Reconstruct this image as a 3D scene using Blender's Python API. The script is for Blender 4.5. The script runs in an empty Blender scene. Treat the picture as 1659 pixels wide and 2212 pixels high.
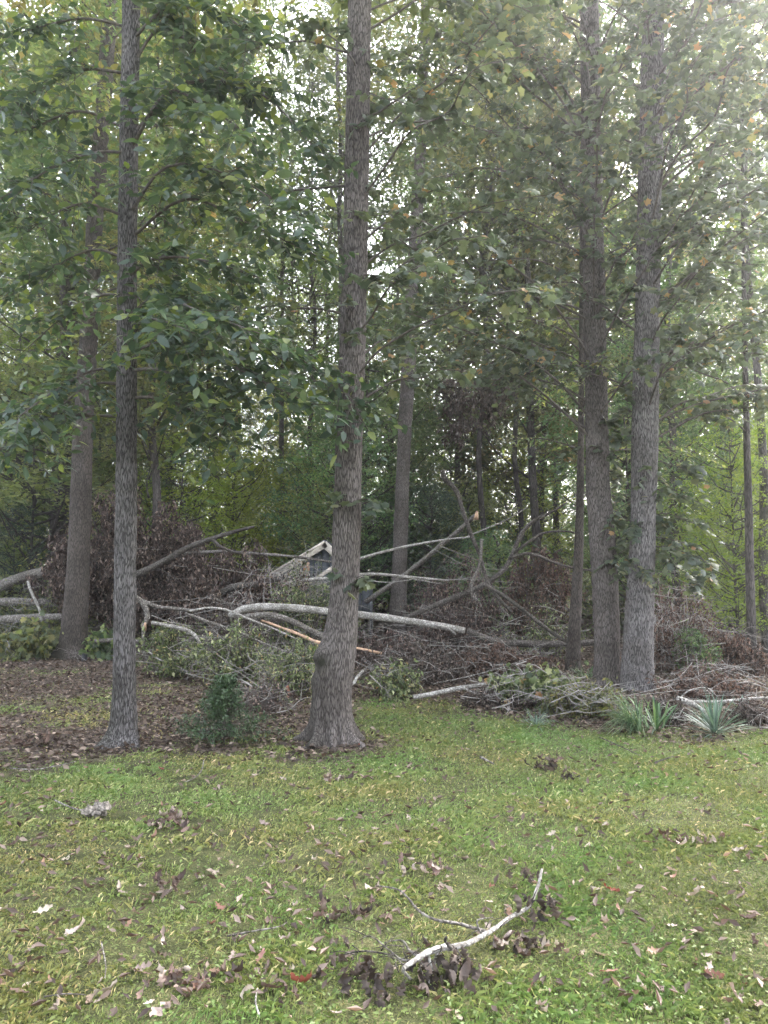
import bpy, math, random
import numpy as np
from mathutils import Vector, Matrix

rng = np.random.default_rng(11)
random.seed(11)
S = bpy.context.scene
COL = S.collection

# ------------------------------------------------------------------ camera
CAMZ, TILT, F, CX, CY = 1.6, math.radians(5.0), 1660.0, 829.5, 1106.0
cd = bpy.data.cameras.new('camera')
cam = bpy.data.objects.new('camera', cd)
COL.objects.link(cam)
cam.location = (0, 0, CAMZ)
cam.rotation_euler = (math.pi / 2 + TILT, 0, 0)
cd.sensor_fit = 'VERTICAL'
cd.sensor_height = 24.0
cd.lens = 24.0 * F / (2 * CY)
cd.clip_start = 0.05
cd.clip_end = 2000
S.camera = cam

# ------------------------------------------------------------------ sky, sun, exposure
SUN_AZ, SUN_EL = math.radians(38), math.radians(48)
w = bpy.data.worlds.new('World')
S.world = w
w.use_nodes = True
nt = w.node_tree
bg = nt.nodes['Background']
sky = nt.nodes.new('ShaderNodeTexSky')
sky.sky_type = 'NISHITA'
sky.sun_disc = False
sky.sun_elevation = SUN_EL
sky.sun_rotation = SUN_AZ
sky.dust_density = 4.0
sky.air_density = 1.2
hs = nt.nodes.new('ShaderNodeHueSaturation')
hs.inputs['Saturation'].default_value = 0.42
nt.links.new(sky.outputs[0], hs.inputs['Color'])
nt.links.new(hs.outputs[0], bg.inputs['Color'])
bg.inputs['Strength'].default_value = 0.15
sd = bpy.data.lights.new('sun', 'SUN')
sd.energy = 1.5
sd.angle = math.radians(20)
sd.color = (1.0, 0.97, 0.92)
sun = bpy.data.objects.new('sun', sd)
COL.objects.link(sun)
sdir = Vector((math.sin(SUN_AZ) * math.cos(SUN_EL), math.cos(SUN_AZ) * math.cos(SUN_EL), math.sin(SUN_EL)))
sun.rotation_euler = (-sdir).to_track_quat('-Z', 'Y').to_euler()
sun.location = (20, 20, 30)
S.view_settings.view_transform = 'Standard'
S.view_settings.look = 'None'
S.view_settings.gamma = 1.0
S.view_settings.exposure = 3.45
S.cycles.use_denoising = True
S.cycles.max_bounces = 4
S.cycles.diffuse_bounces = 3
S.cycles.glossy_bounces = 2
S.cycles.transmission_bounces = 4
S.cycles.sample_clamp_indirect = 6.0
S.cycles.adaptive_threshold = 0.04
S.cycles.caustics_reflective = False
S.cycles.caustics_refractive = False

# ------------------------------------------------------------------ geometry helpers
ct, st = math.cos(TILT), math.sin(TILT)


def ray(px, py):
    v = -(py - CY) / F
    return ((px - CX) / F, ct - st * v, st + ct * v)


def P(px, py, Y):
    d = ray(px, py)
    s = Y / d[1]
    return np.array((d[0] * s, Y, CAMZ + d[2] * s))


def G(px, py, el=0.0):
    d = ray(px, py)
    s = (el - CAMZ) / d[2]
    return np.array((d[0] * s, d[1] * s, el))


def pxm(py, Y):
    return Y / ray(0, py)[1] / F


def _h(ix, iy, seed):
    n = (ix * 374761393 + iy * 668265263 + seed * 1442695041) & 0xffffffff
    n = ((n ^ (n >> 13)) * 1274126177) & 0xffffffff
    n = (n ^ (n >> 16)) & 0xffffffff
    return n / 4294967295.0


def vnoise(x, y, seed=0, px=None):
    x = np.asarray(x, float)
    y = np.asarray(y, float)
    ix = np.floor(x).astype(np.int64)
    iy = np.floor(y).astype(np.int64)
    fx, fy = x - ix, y - iy
    fx = fx * fx * (3 - 2 * fx)
    fy = fy * fy * (3 - 2 * fy)
    i1 = ix + 1
    if px:
        ix, i1 = ix % px, i1 % px
    a, b = _h(ix, iy, seed), _h(i1, iy, seed)
    c, d = _h(ix, iy + 1, seed), _h(i1, iy + 1, seed)
    return (a * (1 - fx) + b * fx) * (1 - fy) + (c * (1 - fx) + d * fx) * fy


def terrain(x, y):
    n = 0.07 * (vnoise(np.asarray(x) * .35 + 40, np.asarray(y) * .35 + 9, 3) - .5)
    n = n + 0.03 * (vnoise(np.asarray(x) * 1.7 + 40, np.asarray(y) * 1.7 + 9, 5) - .5)
    return n


def norm(a):
    return a / np.maximum(np.linalg.norm(a, axis=-1, keepdims=True), 1e-9)


class MB:
    """collects faces for one mesh; vertices carry a per-piece random value"""

    def __init__(self):
        self.V, self.T, self.Q, self.A, self.n = [], [], [], [], 0

    def add(self, V, T=None, Q=None, a=0.5):
        V = np.asarray(V, float)
        if T is not None and len(T):
            self.T.append(np.asarray(T, np.int64) + self.n)
        if Q is not None and len(Q):
            self.Q.append(np.asarray(Q, np.int64) + self.n)
        self.V.append(V)
        a = np.asarray(a, float)
        self.A.append(np.full(len(V), float(a)) if a.ndim == 0 else a)
        self.n += len(V)

    def tube(self, pts, rad, n=6, sub=3, cap=True, a=0.5, wob=0.0):
        pts = np.asarray(pts, float)
        rad = np.asarray(rad, float) * np.ones(len(pts))
        if sub > 1 and len(pts) > 2:
            pp = np.vstack([2 * pts[0] - pts[1], pts, 2 * pts[-1] - pts[-2]])
            o, orr = [], []
            for i in range(len(pts) - 1):
                for k in range(sub):
                    t = k / sub
                    p0, p1, p2, p3 = pp[i], pp[i + 1], pp[i + 2], pp[i + 3]
                    o.append(.5 * (2 * p1 + (p2 - p0) * t + (2 * p0 - 5 * p1 + 4 * p2 - p3) * t * t + (3 * p1 - p0 - 3 * p2 + p3) * t ** 3))
                    orr.append(rad[i] * (1 - t) + rad[i + 1] * t)
            o.append(pts[-1])
            orr.append(rad[-1])
            pts, rad = np.array(o), np.array(orr)
        m = len(pts)
        if wob:
            rad = rad * (1 + wob * (rng.random(m) - .5))
        tg = norm(np.gradient(pts, axis=0))
        ref = np.array((0.13, 0.2, 1.0)) if abs(tg[:, 2]).mean() < .8 else np.array((1.0, .21, .1))
        u = norm(np.cross(tg, ref))
        v = np.cross(tg, u)
        th = np.linspace(0, 2 * math.pi, n, endpoint=False)
        R = rad[:, None] * (1 + (wob * .6 * (rng.random((m, n)) - .5) if wob else 0))
        V = pts[:, None, :] + (u[:, None, :] * np.cos(th)[None, :, None] + v[:, None, :] * np.sin(th)[None, :, None]) * R[:, :, None]
        V = V.reshape(-1, 3)
        i = np.arange(m - 1)[:, None] * n
        j = np.arange(n)[None, :]
        j2 = (j + 1) % n
        Q = np.stack([i + j, i + j2, i + n + j2, i + n + j], -1).reshape(-1, 4)
        T = None
        if cap:
            k = len(V)
            V = np.vstack([V, pts[:1], pts[-1:]])
            j = np.arange(n)
            T = np.vstack([np.stack([np.full(n, k), (j + 1) % n, j], -1),
                           np.stack([np.full(n, k + 1), (m - 1) * n + j, (m - 1) * n + (j + 1) % n], -1)])
        self.add(V, T, Q, a)
        return pts

    def leaves(self, tpl, pos, ax, up, size, a=None):
        tv, tf = tpl
        N, k = len(pos), len(tv)
        if N == 0:
            return
        x, y, z = frame(ax, up)
        M = np.stack([x, y, z], 1) * np.asarray(size, float).reshape(-1, 1, 1)
        V = np.einsum('kc,ncd->nkd', tv, M) + pos[:, None, :]
        T = (tf[None, :, :] + (np.arange(N) * k)[:, None, None]).reshape(-1, 3)
        if a is None:
            a = rng.random(N)
        self.add(V.reshape(-1, 3), T, None, np.repeat(a, k))

    def box(self, c, sx, sy, sz, R=None, a=0.5):
        v = np.array([(i, j, k) for i in (-.5, .5) for j in (-.5, .5) for k in (-.5, .5)]) * (sx, sy, sz)
        if R is not None:
            v = v @ np.asarray(R).T
        self.add(v + c, None, [(0, 1, 3, 2), (4, 6, 7, 5), (0, 4, 5, 1), (2, 3, 7, 6), (0, 2, 6, 4), (1, 5, 7, 3)], a)

    def mesh(self, name, mat, off=(0, 0, 0), smooth=False):
        V = np.vstack(self.V) - np.asarray(off, float)
        A = np.concatenate(self.A)
        T = np.vstack(self.T) if self.T else np.zeros((0, 3), np.int64)
        Q = np.vstack(self.Q) if self.Q else np.zeros((0, 4), np.int64)
        me = bpy.data.meshes.new(name)
        me.vertices.add(len(V))
        me.vertices.foreach_set('co', V.astype(np.float32).ravel())
        L = np.concatenate([T.ravel(), Q.ravel()]).astype(np.int32)
        me.loops.add(len(L))
        me.loops.foreach_set('vertex_index', L)
        nT, nQ = len(T), len(Q)
        me.polygons.add(nT + nQ)
        stt = np.concatenate([np.arange(nT) * 3, nT * 3 + np.arange(nQ) * 4]).astype(np.int32)
        me.polygons.foreach_set('loop_start', stt)
        if smooth:
            me.polygons.foreach_set('use_smooth', np.ones(nT + nQ, bool))
        at = me.attributes.new('var', 'FLOAT', 'POINT')
        at.data.foreach_set('value', A.astype(np.float32))
        me.update(calc_edges=True)
        if mat is not None:
            me.materials.append(mat)
        return me


def frame(ax, up):
    x = norm(np.asarray(ax, float))
    up = np.asarray(up, float)
    z = norm(up - (up * x).sum(-1, keepdims=True) * x)
    y = np.cross(z, x)
    return x, y, z


def obj(name, me, parent=None, loc=(0, 0, 0)):
    o = bpy.data.objects.new(name, me)
    COL.objects.link(o)
    o.location = loc
    if parent is not None:
        o.parent = parent
    return o


def tag(o, label, cat, group=None):
    o['label'] = label
    o['category'] = cat
    if group:
        o['group'] = group
    return o


def thing(name, label, cat, loc, group=None):
    return tag(obj(name, None, None, tuple(float(c) for c in loc)), label, cat, group)


def part(name, mb, mat, parent, smooth=False, kind=None):
    """mb is in world coordinates; parent is unrotated"""
    o = obj(name, mb.mesh(name, mat, tuple(parent.location), smooth), parent)
    if kind:
        o['kind'] = kind
    return o


def solo(name, mb, mat, base, label, cat, group=None, smooth=False):
    b = tuple(float(c) for c in base)
    return tag(obj(name, mb.mesh(name, mat, b, smooth), None, b), label, cat, group)


# ------------------------------------------------------------------ materials
def new_mat(name):
    m = bpy.data.materials.new(name)
    m.use_nodes = True
    n = m.node_tree
    for x in list(n.nodes):
        n.nodes.remove(x)
    out = n.nodes.new('ShaderNodeOutputMaterial')
    return m, n, out


def ramp(n, stops):
    r = n.nodes.new('ShaderNodeValToRGB')
    e = r.color_ramp.elements
    while len(e) < len(stops):
        e.new(0.5)
    for i, (p, c) in enumerate(stops):
        e[i].position = p
        e[i].color = (*c, 1)
    return r


def leaf_mat(name, stops, trans, tmix=0.4, rough=0.5, objvar=0.0, spec=0.35):
    m, n, out = new_mat(name)
    at = n.nodes.new('ShaderNodeAttribute')
    at.attribute_name = 'var'
    r = ramp(n, stops)
    n.links.new(at.outputs['Fac'], r.inputs[0])
    col = r.outputs[0]
    tr = n.nodes.new('ShaderNodeMix')
    tr.data_type = 'RGBA'
    tr.blend_type = 'MULTIPLY'
    tr.inputs[0].default_value = 1
    if objvar:
        oi = n.nodes.new('ShaderNodeObjectInfo')
        mr = n.nodes.new('ShaderNodeMapRange')
        mr.inputs[3].default_value = 0.5 - objvar * .10
        mr.inputs[4].default_value = 0.5 + objvar * .06
        n.links.new(oi.outputs['Random'], mr.inputs[0])
        mv = n.nodes.new('ShaderNodeMapRange')
        mv.inputs[3].default_value = 1 - objvar * .35
        mv.inputs[4].default_value = 1 + objvar * .5
        ml = n.nodes.new('ShaderNodeMath')
        ml.operation = 'MULTIPLY'
        ml.inputs[1].default_value = 7.31
        fr = n.nodes.new('ShaderNodeMath')
        fr.operation = 'FRACT'
        n.links.new(oi.outputs['Random'], ml.inputs[0])
        n.links.new(ml.outputs[0], fr.inputs[0])
        n.links.new(fr.outputs[0], mv.inputs[0])
        h = n.nodes.new('ShaderNodeHueSaturation')
        n.links.new(mr.outputs[0], h.inputs['Hue'])
        n.links.new(mv.outputs[0], h.inputs['Value'])
        n.links.new(col, h.inputs['Color'])
        col = h.outputs[0]
    tr.inputs[7].default_value = (*trans, 1)
    n.links.new(col, tr.inputs[6])
    b = n.nodes.new('ShaderNodeBsdfPrincipled')
    b.inputs['Roughness'].default_value = rough
    b.inputs['Specular IOR Level'].default_value = spec
    n.links.new(col, b.inputs['Base Color'])
    t = n.nodes.new('ShaderNodeBsdfTranslucent')
    n.links.new(tr.outputs[2], t.inputs['Color'])
    mx = n.nodes.new('ShaderNodeMixShader')
    mx.inputs[0].default_value = tmix
    n.links.new(b.outputs[0], mx.inputs[1])
    n.links.new(t.outputs[0], mx.inputs[2])
    n.links.new(mx.outputs[0], out.inputs[0])
    return m


def bark_mat(name, c1, c2, c3, sc=14.0, zs=0.16, bump=0.6, moss=None, dist=0.02, blotch=2.2):
    """fine furrow relief runs along local z; blotches of lichen colour"""
    m, n, out = new_mat(name)
    tc = n.nodes.new('ShaderNodeTexCoord')
    mp = n.nodes.new('ShaderNodeMapping')
    mp.inputs['Scale'].default_value = (sc, sc, sc * zs)
    n.links.new(tc.outputs['Object'], mp.inputs[0])
    a = n.nodes.new('ShaderNodeTexNoise')
    a.inputs['Scale'].default_value = 1.6
    a.inputs['Detail'].default_value = 5
    a.inputs['Roughness'].default_value = .62
    a.inputs['Distortion'].default_value = .5
    n.links.new(mp.outputs[0], a.inputs['Vector'])
    b = n.nodes.new('ShaderNodeTexNoise')
    b.inputs['Scale'].default_value = blotch
    b.inputs['Detail'].default_value = 4
    n.links.new(tc.outputs['Object'], b.inputs['Vector'])
    r = ramp(n, [(.30, c2), (.70, c3)])
    n.links.new(a.outputs['Fac'], r.inputs[0])
    wp = n.nodes.new('ShaderNodeTexNoise')
    wp.inputs['Scale'].default_value = .9
    wp.inputs['Detail'].default_value = 3
    n.links.new(mp.outputs[0], wp.inputs['Vector'])
    va = n.nodes.new('ShaderNodeVectorMath')
    va.operation = 'MULTIPLY_ADD'
    va.inputs[1].default_value = (1.5, 1.5, .9)
    n.links.new(wp.outputs['Color'], va.inputs[0])
    n.links.new(mp.outputs[0], va.inputs[2])
    vo = n.nodes.new('ShaderNodeTexVoronoi')
    vo.feature = 'DISTANCE_TO_EDGE'
    vo.inputs['Scale'].default_value = 1.0
    n.links.new(va.outputs[0], vo.inputs['Vector'])
    fs = n.nodes.new('ShaderNodeMapRange')
    fs.inputs[1].default_value = .02
    fs.inputs[2].default_value = .22
    n.links.new(vo.outputs['Distance'], fs.inputs[0])
    fm = n.nodes.new('ShaderNodeMix')
    fm.data_type = 'RGBA'
    n.links.new(fs.outputs[0], fm.inputs[0])
    fm.inputs[6].default_value = (*c1, 1)
    n.links.new(r.outputs[0], fm.inputs[7])
    mul = n.nodes.new('ShaderNodeMix')
    mul.data_type = 'RGBA'
    mul.blend_type = 'MULTIPLY'
    mul.inputs[0].default_value = .75
    r2 = ramp(n, [(.34, (.55, .53, .49)), (.52, (.95, .94, .92)), (.68, (1.3, 1.29, 1.27))])
    n.links.new(b.outputs['Fac'], r2.inputs[0])
    n.links.new(fm.outputs[2], mul.inputs[6])
    n.links.new(r2.outputs[0], mul.inputs[7])
    col = mul.outputs[2]
    if moss:
        g = n.nodes.new('ShaderNodeAttribute')
        g.attribute_name = 'var'
        mm = n.nodes.new('ShaderNodeMix')
        mm.data_type = 'RGBA'
        n.links.new(g.outputs['Fac'], mm.inputs[0])
        n.links.new(col, mm.inputs[6])
        mm.inputs[7].default_value = (*moss, 1)
        col = mm.outputs[2]
    p = n.nodes.new('ShaderNodeBsdfPrincipled')
    p.inputs['Roughness'].default_value = .9
    p.inputs['Specular IOR Level'].default_value = .15
    n.links.new(col, p.inputs['Base Color'])
    bp = n.nodes.new('ShaderNodeBump')
    bp.inputs['Strength'].default_value = bump
    bp.inputs['Distance'].default_value = dist
    hh = n.nodes.new('ShaderNodeMath')
    hh.operation = 'MULTIPLY_ADD'
    hh.inputs[1].default_value = .35
    n.links.new(a.outputs['Fac'], hh.inputs[0])
    n.links.new(fs.outputs[0], hh.inputs[2])
    n.links.new(hh.outputs[0], bp.inputs['Height'])
    n.links.new(bp.outputs[0], p.inputs['Normal'])
    n.links.new(p.outputs[0], out.inputs[0])
    return m


def plain(name, c, rough=.8, var=.3, sc=30.0):
    m, n, out = new_mat(name)
    tc = n.nodes.new('ShaderNodeTexCoord')
    a = n.nodes.new('ShaderNodeTexNoise')
    a.inputs['Scale'].default_value = sc
    a.inputs['Detail'].default_value = 5
    n.links.new(tc.outputs['Object'], a.inputs['Vector'])
    lo = tuple(x * (1 - var) for x in c)
    hi = tuple(min(1, x * (1 + var)) for x in c)
    r = ramp(n, [(.3, lo), (.7, hi)])
    n.links.new(a.outputs['Fac'], r.inputs[0])
    p = n.nodes.new('ShaderNodeBsdfPrincipled')
    p.inputs['Roughness'].default_value = rough
    p.inputs['Specular IOR Level'].default_value = .2
    n.links.new(r.outputs[0], p.inputs['Base Color'])
    bp = n.nodes.new('ShaderNodeBump')
    bp.inputs['Strength'].default_value = .4
    bp.inputs['Distance'].default_value = .006
    n.links.new(a.outputs['Fac'], bp.inputs['Height'])
    n.links.new(bp.outputs[0], p.inputs['Normal'])
    n.links.new(p.outputs[0], out.inputs[0])
    return m


G1, G2, G3 = (.030, .052, .022), (.055, .088, .032), (.10, .125, .036)
M = {}
M['bark'] = bark_mat('bark_grey_brown', (.028, .023, .020), (.082, .070, .065), (.165, .147, .138), 66, .14, .5, moss=(.014, .014, .008), dist=.012)
M['bark_brown'] = bark_mat('bark_brown', (.022, .018, .015), (.060, .050, .044), (.115, .099, .088), 60, .14, .55, moss=(.014, .014, .008), dist=.012)
M['bark_ridged'] = bark_mat('bark_ridged_grey', (.026, .023, .022), (.078, .071, .069), (.19, .178, .175), 72, .13, .7, moss=(.02, .022, .010), dist=.012)
M['bark_pale'] = bark_mat('bark_pale', (.034, .030, .029), (.100, .091, .089), (.235, .22, .217), 62, .13, .6, moss=(.05, .038, .026), dist=.012)
M['bark_far'] = bark_mat('bark_far', (.025, .021, .019), (.060, .053, .047), (.110, .098, .090), 36, .14, .6)
M['log'] = bark_mat('log_bark', (.07, .06, .052), (.135, .122, .11), (.25, .232, .215), 22, 1, .5)
M['log_dark'] = bark_mat('log_dark', (.035, .03, .026), (.075, .065, .057), (.145, .13, .118), 22, 1, .5)
M['log_pale'] = bark_mat('log_pale', (.15, .137, .123), (.25, .235, .215), (.40, .38, .355), 24, 1, .4, blotch=7)
M['raw_wood'] = plain('raw_wood', (.36, .235, .155), .75, .45, 12)
M['twig'] = plain('twig', (.075, .064, .056), .85, .45, 25)
M['twig_pale'] = plain('twig_pale', (.20, .183, .168), .8, .45, 20)
M['leaf_big'] = leaf_mat('leaf_big', [(0, (.034, .054, .042)), (.6, (.052, .077, .054)), (.86, (.080, .104, .052)), (1, (.15, .175, .05))], (1.6, 1.7, .8), .42, .42)
M['leaf_lobed'] = leaf_mat('leaf_lobed', [(0, (.044, .060, .043)), (.5, (.066, .083, .057)), (.92, (.10, .115, .068)), (.97, (.17, .15, .065)), (.99, (.24, .15, .07)), (1, (.24, .13, .085))], (1.45, 1.5, .95), .44, .5)
M['leaf_far'] = leaf_mat('leaf_far', [(0, (.042, .062, .036)), (.5, (.074, .097, .050)), (.85, (.12, .140, .064)), (1, (.18, .18, .085))], (1.6, 1.65, .75), .55, .5, 1.0)
M['leaf_under'] = leaf_mat('leaf_under', [(0, (.044, .074, .045)), (.6, (.082, .115, .062)), (1, (.16, .185, .085))], (1.6, 1.7, .75), .55, .45, 1.0)
M['leaf_sunny'] = leaf_mat('leaf_sunny', [(0, (.075, .115, .034)), (.6, (.12, .165, .042)), (1, (.21, .24, .075))], (1.8, 1.9, .5), .58, .5, .4)  # brighter yellow-green imitates backlit leaves, sunlight put into the colour
M['leaf_evergreen'] = leaf_mat('leaf_evergreen', [(0, (.022, .042, .026)), (.6, (.042, .068, .044)), (1, (.09, .12, .085))], (1.2, 1.3, .8), .25, .4)
M['leaf_far_lit'] = leaf_mat('leaf_far_lit', [(0, (.075, .110, .040)), (.5, (.12, .155, .055)), (1, (.24, .26, .10))], (1.8, 1.8, .6), .5, .5)  # lit copy of the far greens, sun on the woods painted in
M['leaf_dead'] = leaf_mat('leaf_dead', [(0, (.024, .016, .013)), (.55, (.066, .045, .036)), (.84, (.14, .10, .082)), (1, (.29, .225, .185))], (1.3, 1, .8), .2, .7, .15)
M['leaf_litter'] = leaf_mat('leaf_litter', [(0, (.026, .018, .013)), (.5, (.068, .047, .034)), (.82, (.13, .095, .072)), (1, (.28, .22, .175))], (1.3, 1, .8), .15, .75)
M['leaf_dead_red'] = leaf_mat('leaf_dead_red', [(0, (.024, .015, .011)), (.55, (.066, .039, .028)), (1, (.165, .105, .078))], (1.3, 1, .8), .2, .7)
M['leaf_dark'] = leaf_mat('leaf_dark', [(0, (.022, .017, .014)), (.7, (.065, .048, .038)), (1, (.13, .10, .085))], (1.2, 1, .8), .15, .8)
M['leaf_pale'] = leaf_mat('leaf_pale', [(0, (.032, .046, .020)), (.45, (.080, .103, .040)), (.82, (.18, .20, .092)), (.95, (.32, .32, .19)), (1, (.26, .14, .055))], (1.4, 1.5, .8), .3, .5)
M['leaf_holly'] = leaf_mat('leaf_holly', [(0, (.018, .036, .014)), (.6, (.036, .064, .028)), (1, (.085, .12, .06))], (1.2, 1.4, .7), .2, .35)
M['yucca'] = leaf_mat('yucca_blade', [(0, (.065, .105, .080)), (.7, (.13, .18, .145)), (.9, (.21, .255, .20)), (1, (.34, .31, .17))], (1.1, 1.3, .8), .2, .4)
M['liriope'] = leaf_mat('liriope_blade', [(0, (.035, .065, .035)), (.6, (.08, .13, .065)), (1, (.19, .23, .12))], (1.2, 1.4, .8), .25, .4)
M['stake'] = plain('stake_black', (.02, .021, .024), .5)
M['stump'] = plain('stump_red', (.30, .14, .09), .8, .5)
M['mushroom'] = plain('mushroom', (.15, .13, .11), .9, .8, 60)
M['fascia'] = plain('fascia_pale', (.40, .355, .30), .75, .45, 9)
M['siding'] = plain('siding_blue_grey', (.055, .060, .066), .7, .3)
M['shingle'] = plain('shingle_dark', (.06, .06, .065), .9, .4, 60)


def grass_mat():
    m, n, out = new_mat('grass')
    at = n.nodes.new('ShaderNodeAttribute')
    at.attribute_name = 'var'
    r = ramp(n, [(0, (.054, .086, .028)), (.42, (.110, .150, .046)), (.70, (.175, .20, .066)), (.9, (.28, .265, .11)), (1, (.40, .36, .20))])
    n.links.new(at.outputs['Fac'], r.inputs[0])
    geo = n.nodes.new('ShaderNodeNewGeometry')
    ns = n.nodes.new('ShaderNodeTexNoise')
    ns.inputs['Scale'].default_value = .8
    ns.inputs['Detail'].default_value = 3
    n.links.new(geo.outputs['Position'], ns.inputs['Vector'])
    r2 = ramp(n, [(.38, (.88, 1.08, .85)), (.62, (1.22, 1.0, .95))])
    n.links.new(ns.outputs['Fac'], r2.inputs[0])
    mu = n.nodes.new('ShaderNodeMix')
    mu.data_type = 'RGBA'
    mu.blend_type = 'MULTIPLY'
    mu.inputs[0].default_value = 1
    n.links.new(r.outputs[0], mu.inputs[6])
    n.links.new(r2.outputs[0], mu.inputs[7])
    p = n.nodes.new('ShaderNodeBsdfPrincipled')
    p.inputs['Roughness'].default_value = .5
    p.inputs['Specular IOR Level'].default_value = .3
    n.links.new(mu.outputs[2], p.inputs['Base Color'])
    t = n.nodes.new('ShaderNodeBsdfTranslucent')
    n.links.new(mu.outputs[2], t.inputs['Color'])
    mx = n.nodes.new('ShaderNodeMixShader')
    mx.inputs[0].default_value = .3
    n.links.new(p.outputs[0], mx.inputs[1])
    n.links.new(t.outputs[0], mx.inputs[2])
    n.links.new(mx.outputs[0], out.inputs[0])
    return m


def ground_mat():
    m, n, out = new_mat('ground')
    at = n.nodes.new('ShaderNodeAttribute')
    at.attribute_name = 'var'
    geo = n.nodes.new('ShaderNodeNewGeometry')

    def noise(sc, det=5):
        a = n.nodes.new('ShaderNodeTexNoise')
        a.inputs['Scale'].default_value = sc
        a.inputs['Detail'].default_value = det
        n.links.new(geo.outputs['Position'], a.inputs['Vector'])
        return a
    a = noise(9)
    b = noise(45)
    c = noise(140, 3)
    av = n.nodes.new('ShaderNodeMath')
    av.operation = 'MULTIPLY_ADD'
    av.inputs[1].default_value = .75
    n.links.new(c.outputs['Fac'], av.inputs[0])
    av2 = n.nodes.new('ShaderNodeMath')
    av2.operation = 'MULTIPLY'
    av2.inputs[1].default_value = .45
    n.links.new(a.outputs['Fac'], av2.inputs[0])
    n.links.new(av2.outputs[0], av.inputs[2])
    g = ramp(n, [(.42, (.016, .017, .008)), (.58, (.045, .050, .020)), (.70, (.085, .085, .036)), (.82, (.16, .135, .075))])
    n.links.new(av.outputs[0], g.inputs[0])
    vo = n.nodes.new('ShaderNodeTexVoronoi')
    vo.inputs['Scale'].default_value = 26
    n.links.new(geo.outputs['Position'], vo.inputs['Vector'])
    sep = n.nodes.new('ShaderNodeSeparateColor')
    n.links.new(vo.outputs['Color'], sep.inputs[0])
    l = ramp(n, [(0, (.020, .014, .011)), (.5, (.050, .036, .027)), (.85, (.10, .076, .060)), (1, (.18, .15, .125))])
    n.links.new(sep.outputs[0], l.inputs[0])
    mx = n.nodes.new('ShaderNodeMix')
    mx.data_type = 'RGBA'
    n.links.new(at.outputs['Fac'], mx.inputs[0])
    n.links.new(g.outputs[0], mx.inputs[6])
    n.links.new(l.outputs[0], mx.inputs[7])
    p = n.nodes.new('ShaderNodeBsdfPrincipled')
    p.inputs['Roughness'].default_value = .95
    p.inputs['Specular IOR Level'].default_value = .1
    n.links.new(mx.outputs[2], p.inputs['Base Color'])
    bp = n.nodes.new('ShaderNodeBump')
    bp.inputs['Strength'].default_value = .8
    bp.inputs['Distance'].default_value = .03
    n.links.new(b.outputs['Fac'], bp.inputs['Height'])
    n.links.new(bp.outputs[0], p.inputs['Normal'])
    n.links.new(p.outputs[0], out.inputs[0])
    return m


M['grass'] = grass_mat()
M['ground'] = ground_mat()

# ------------------------------------------------------------------ leaf shapes (x along the blade, z its upper side)


def T_(v, f):
    return np.array(v, float), np.array(f, np.int64)


L_ELL = T_([(0, 0, 0), (.33, .235, .04), (.36, 0, 0), (.35, -.245, .06), (.70, .22, -.02), (.72, 0, -.05), (.70, -.21, .0), (1.06, 0, -.13)],
           [(0, 2, 1), (0, 3, 2), (1, 2, 5), (1, 5, 4), (2, 3, 6), (2, 6, 5), (4, 5, 7), (5, 6, 7)])
_lo = [(0, 0), (.0, .22), (.13, .46), (.36, .31), (.66, .47), (.72, .2), (1, .0), (.72, -.2), (.66, -.47), (.36, -.31), (.13, -.46), (0, -.22)]
L_LOB = T_([(.4, 0, .04)] + [(x, y, -.22 * abs(y) - .14 * x * x) for x, y in _lo], [(0, 1 + (i + 1) % 12, 1 + i) for i in range(12)])
L_TINY = T_([(0, 0, 0), (.5, .27, .07), (1, 0, -.08), (.5, -.27, .07)], [(0, 2, 1), (0, 3, 2)])
L_MID = T_([(0, 0, 0), (.42, .24, .08), (.5, 0, -.02), (.42, -.24, .08), (1, 0, -.12)], [(0, 2, 1), (0, 3, 2), (1, 2, 4), (2, 3, 4)])
L_CURL = T_([(0, 0, 0), (.36, .22, .17), (.46, 0, -.05), (.42, -.19, .20), (1, 0, .16)], [(0, 2, 1), (0, 3, 2), (1, 2, 4), (2, 3, 4)])


def rvec(n, s=1.0):
    return rng.normal(size=(n, 3)) * s


UPZ = np.array((0, 0, 1.0))

# ------------------------------------------------------------------ ground
lit_px = [(-500, 1680), (150, 1650), (330, 1632), (600, 1640), (760, 1632), (850, 1606), (800, 1575), (785, 1530), (775, 1505),
          (900, 1512), (1050, 1540), (1180, 1556), (1300, 1580), (1480, 1592), (1660, 1592), (2200, 1600)]
LIT = [tuple(G(*p)[:2]) for p in lit_px] + [(60, 9), (60, 400), (-60, 400), (-60, 7)]
LIT = np.array(LIT)


def inside(x, y):
    r = np.zeros(np.shape(x), bool)
    n = len(LIT)
    for i in range(n):
        x1, y1 = LIT[i]
        x2, y2 = LIT[(i + 1) % n]
        if y1 == y2:
            continue
        c = ((y1 > y) != (y2 > y)) & (x < (x2 - x1) * (y - y1) / (y2 - y1) + x1)
        r ^= c
    return r


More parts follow.
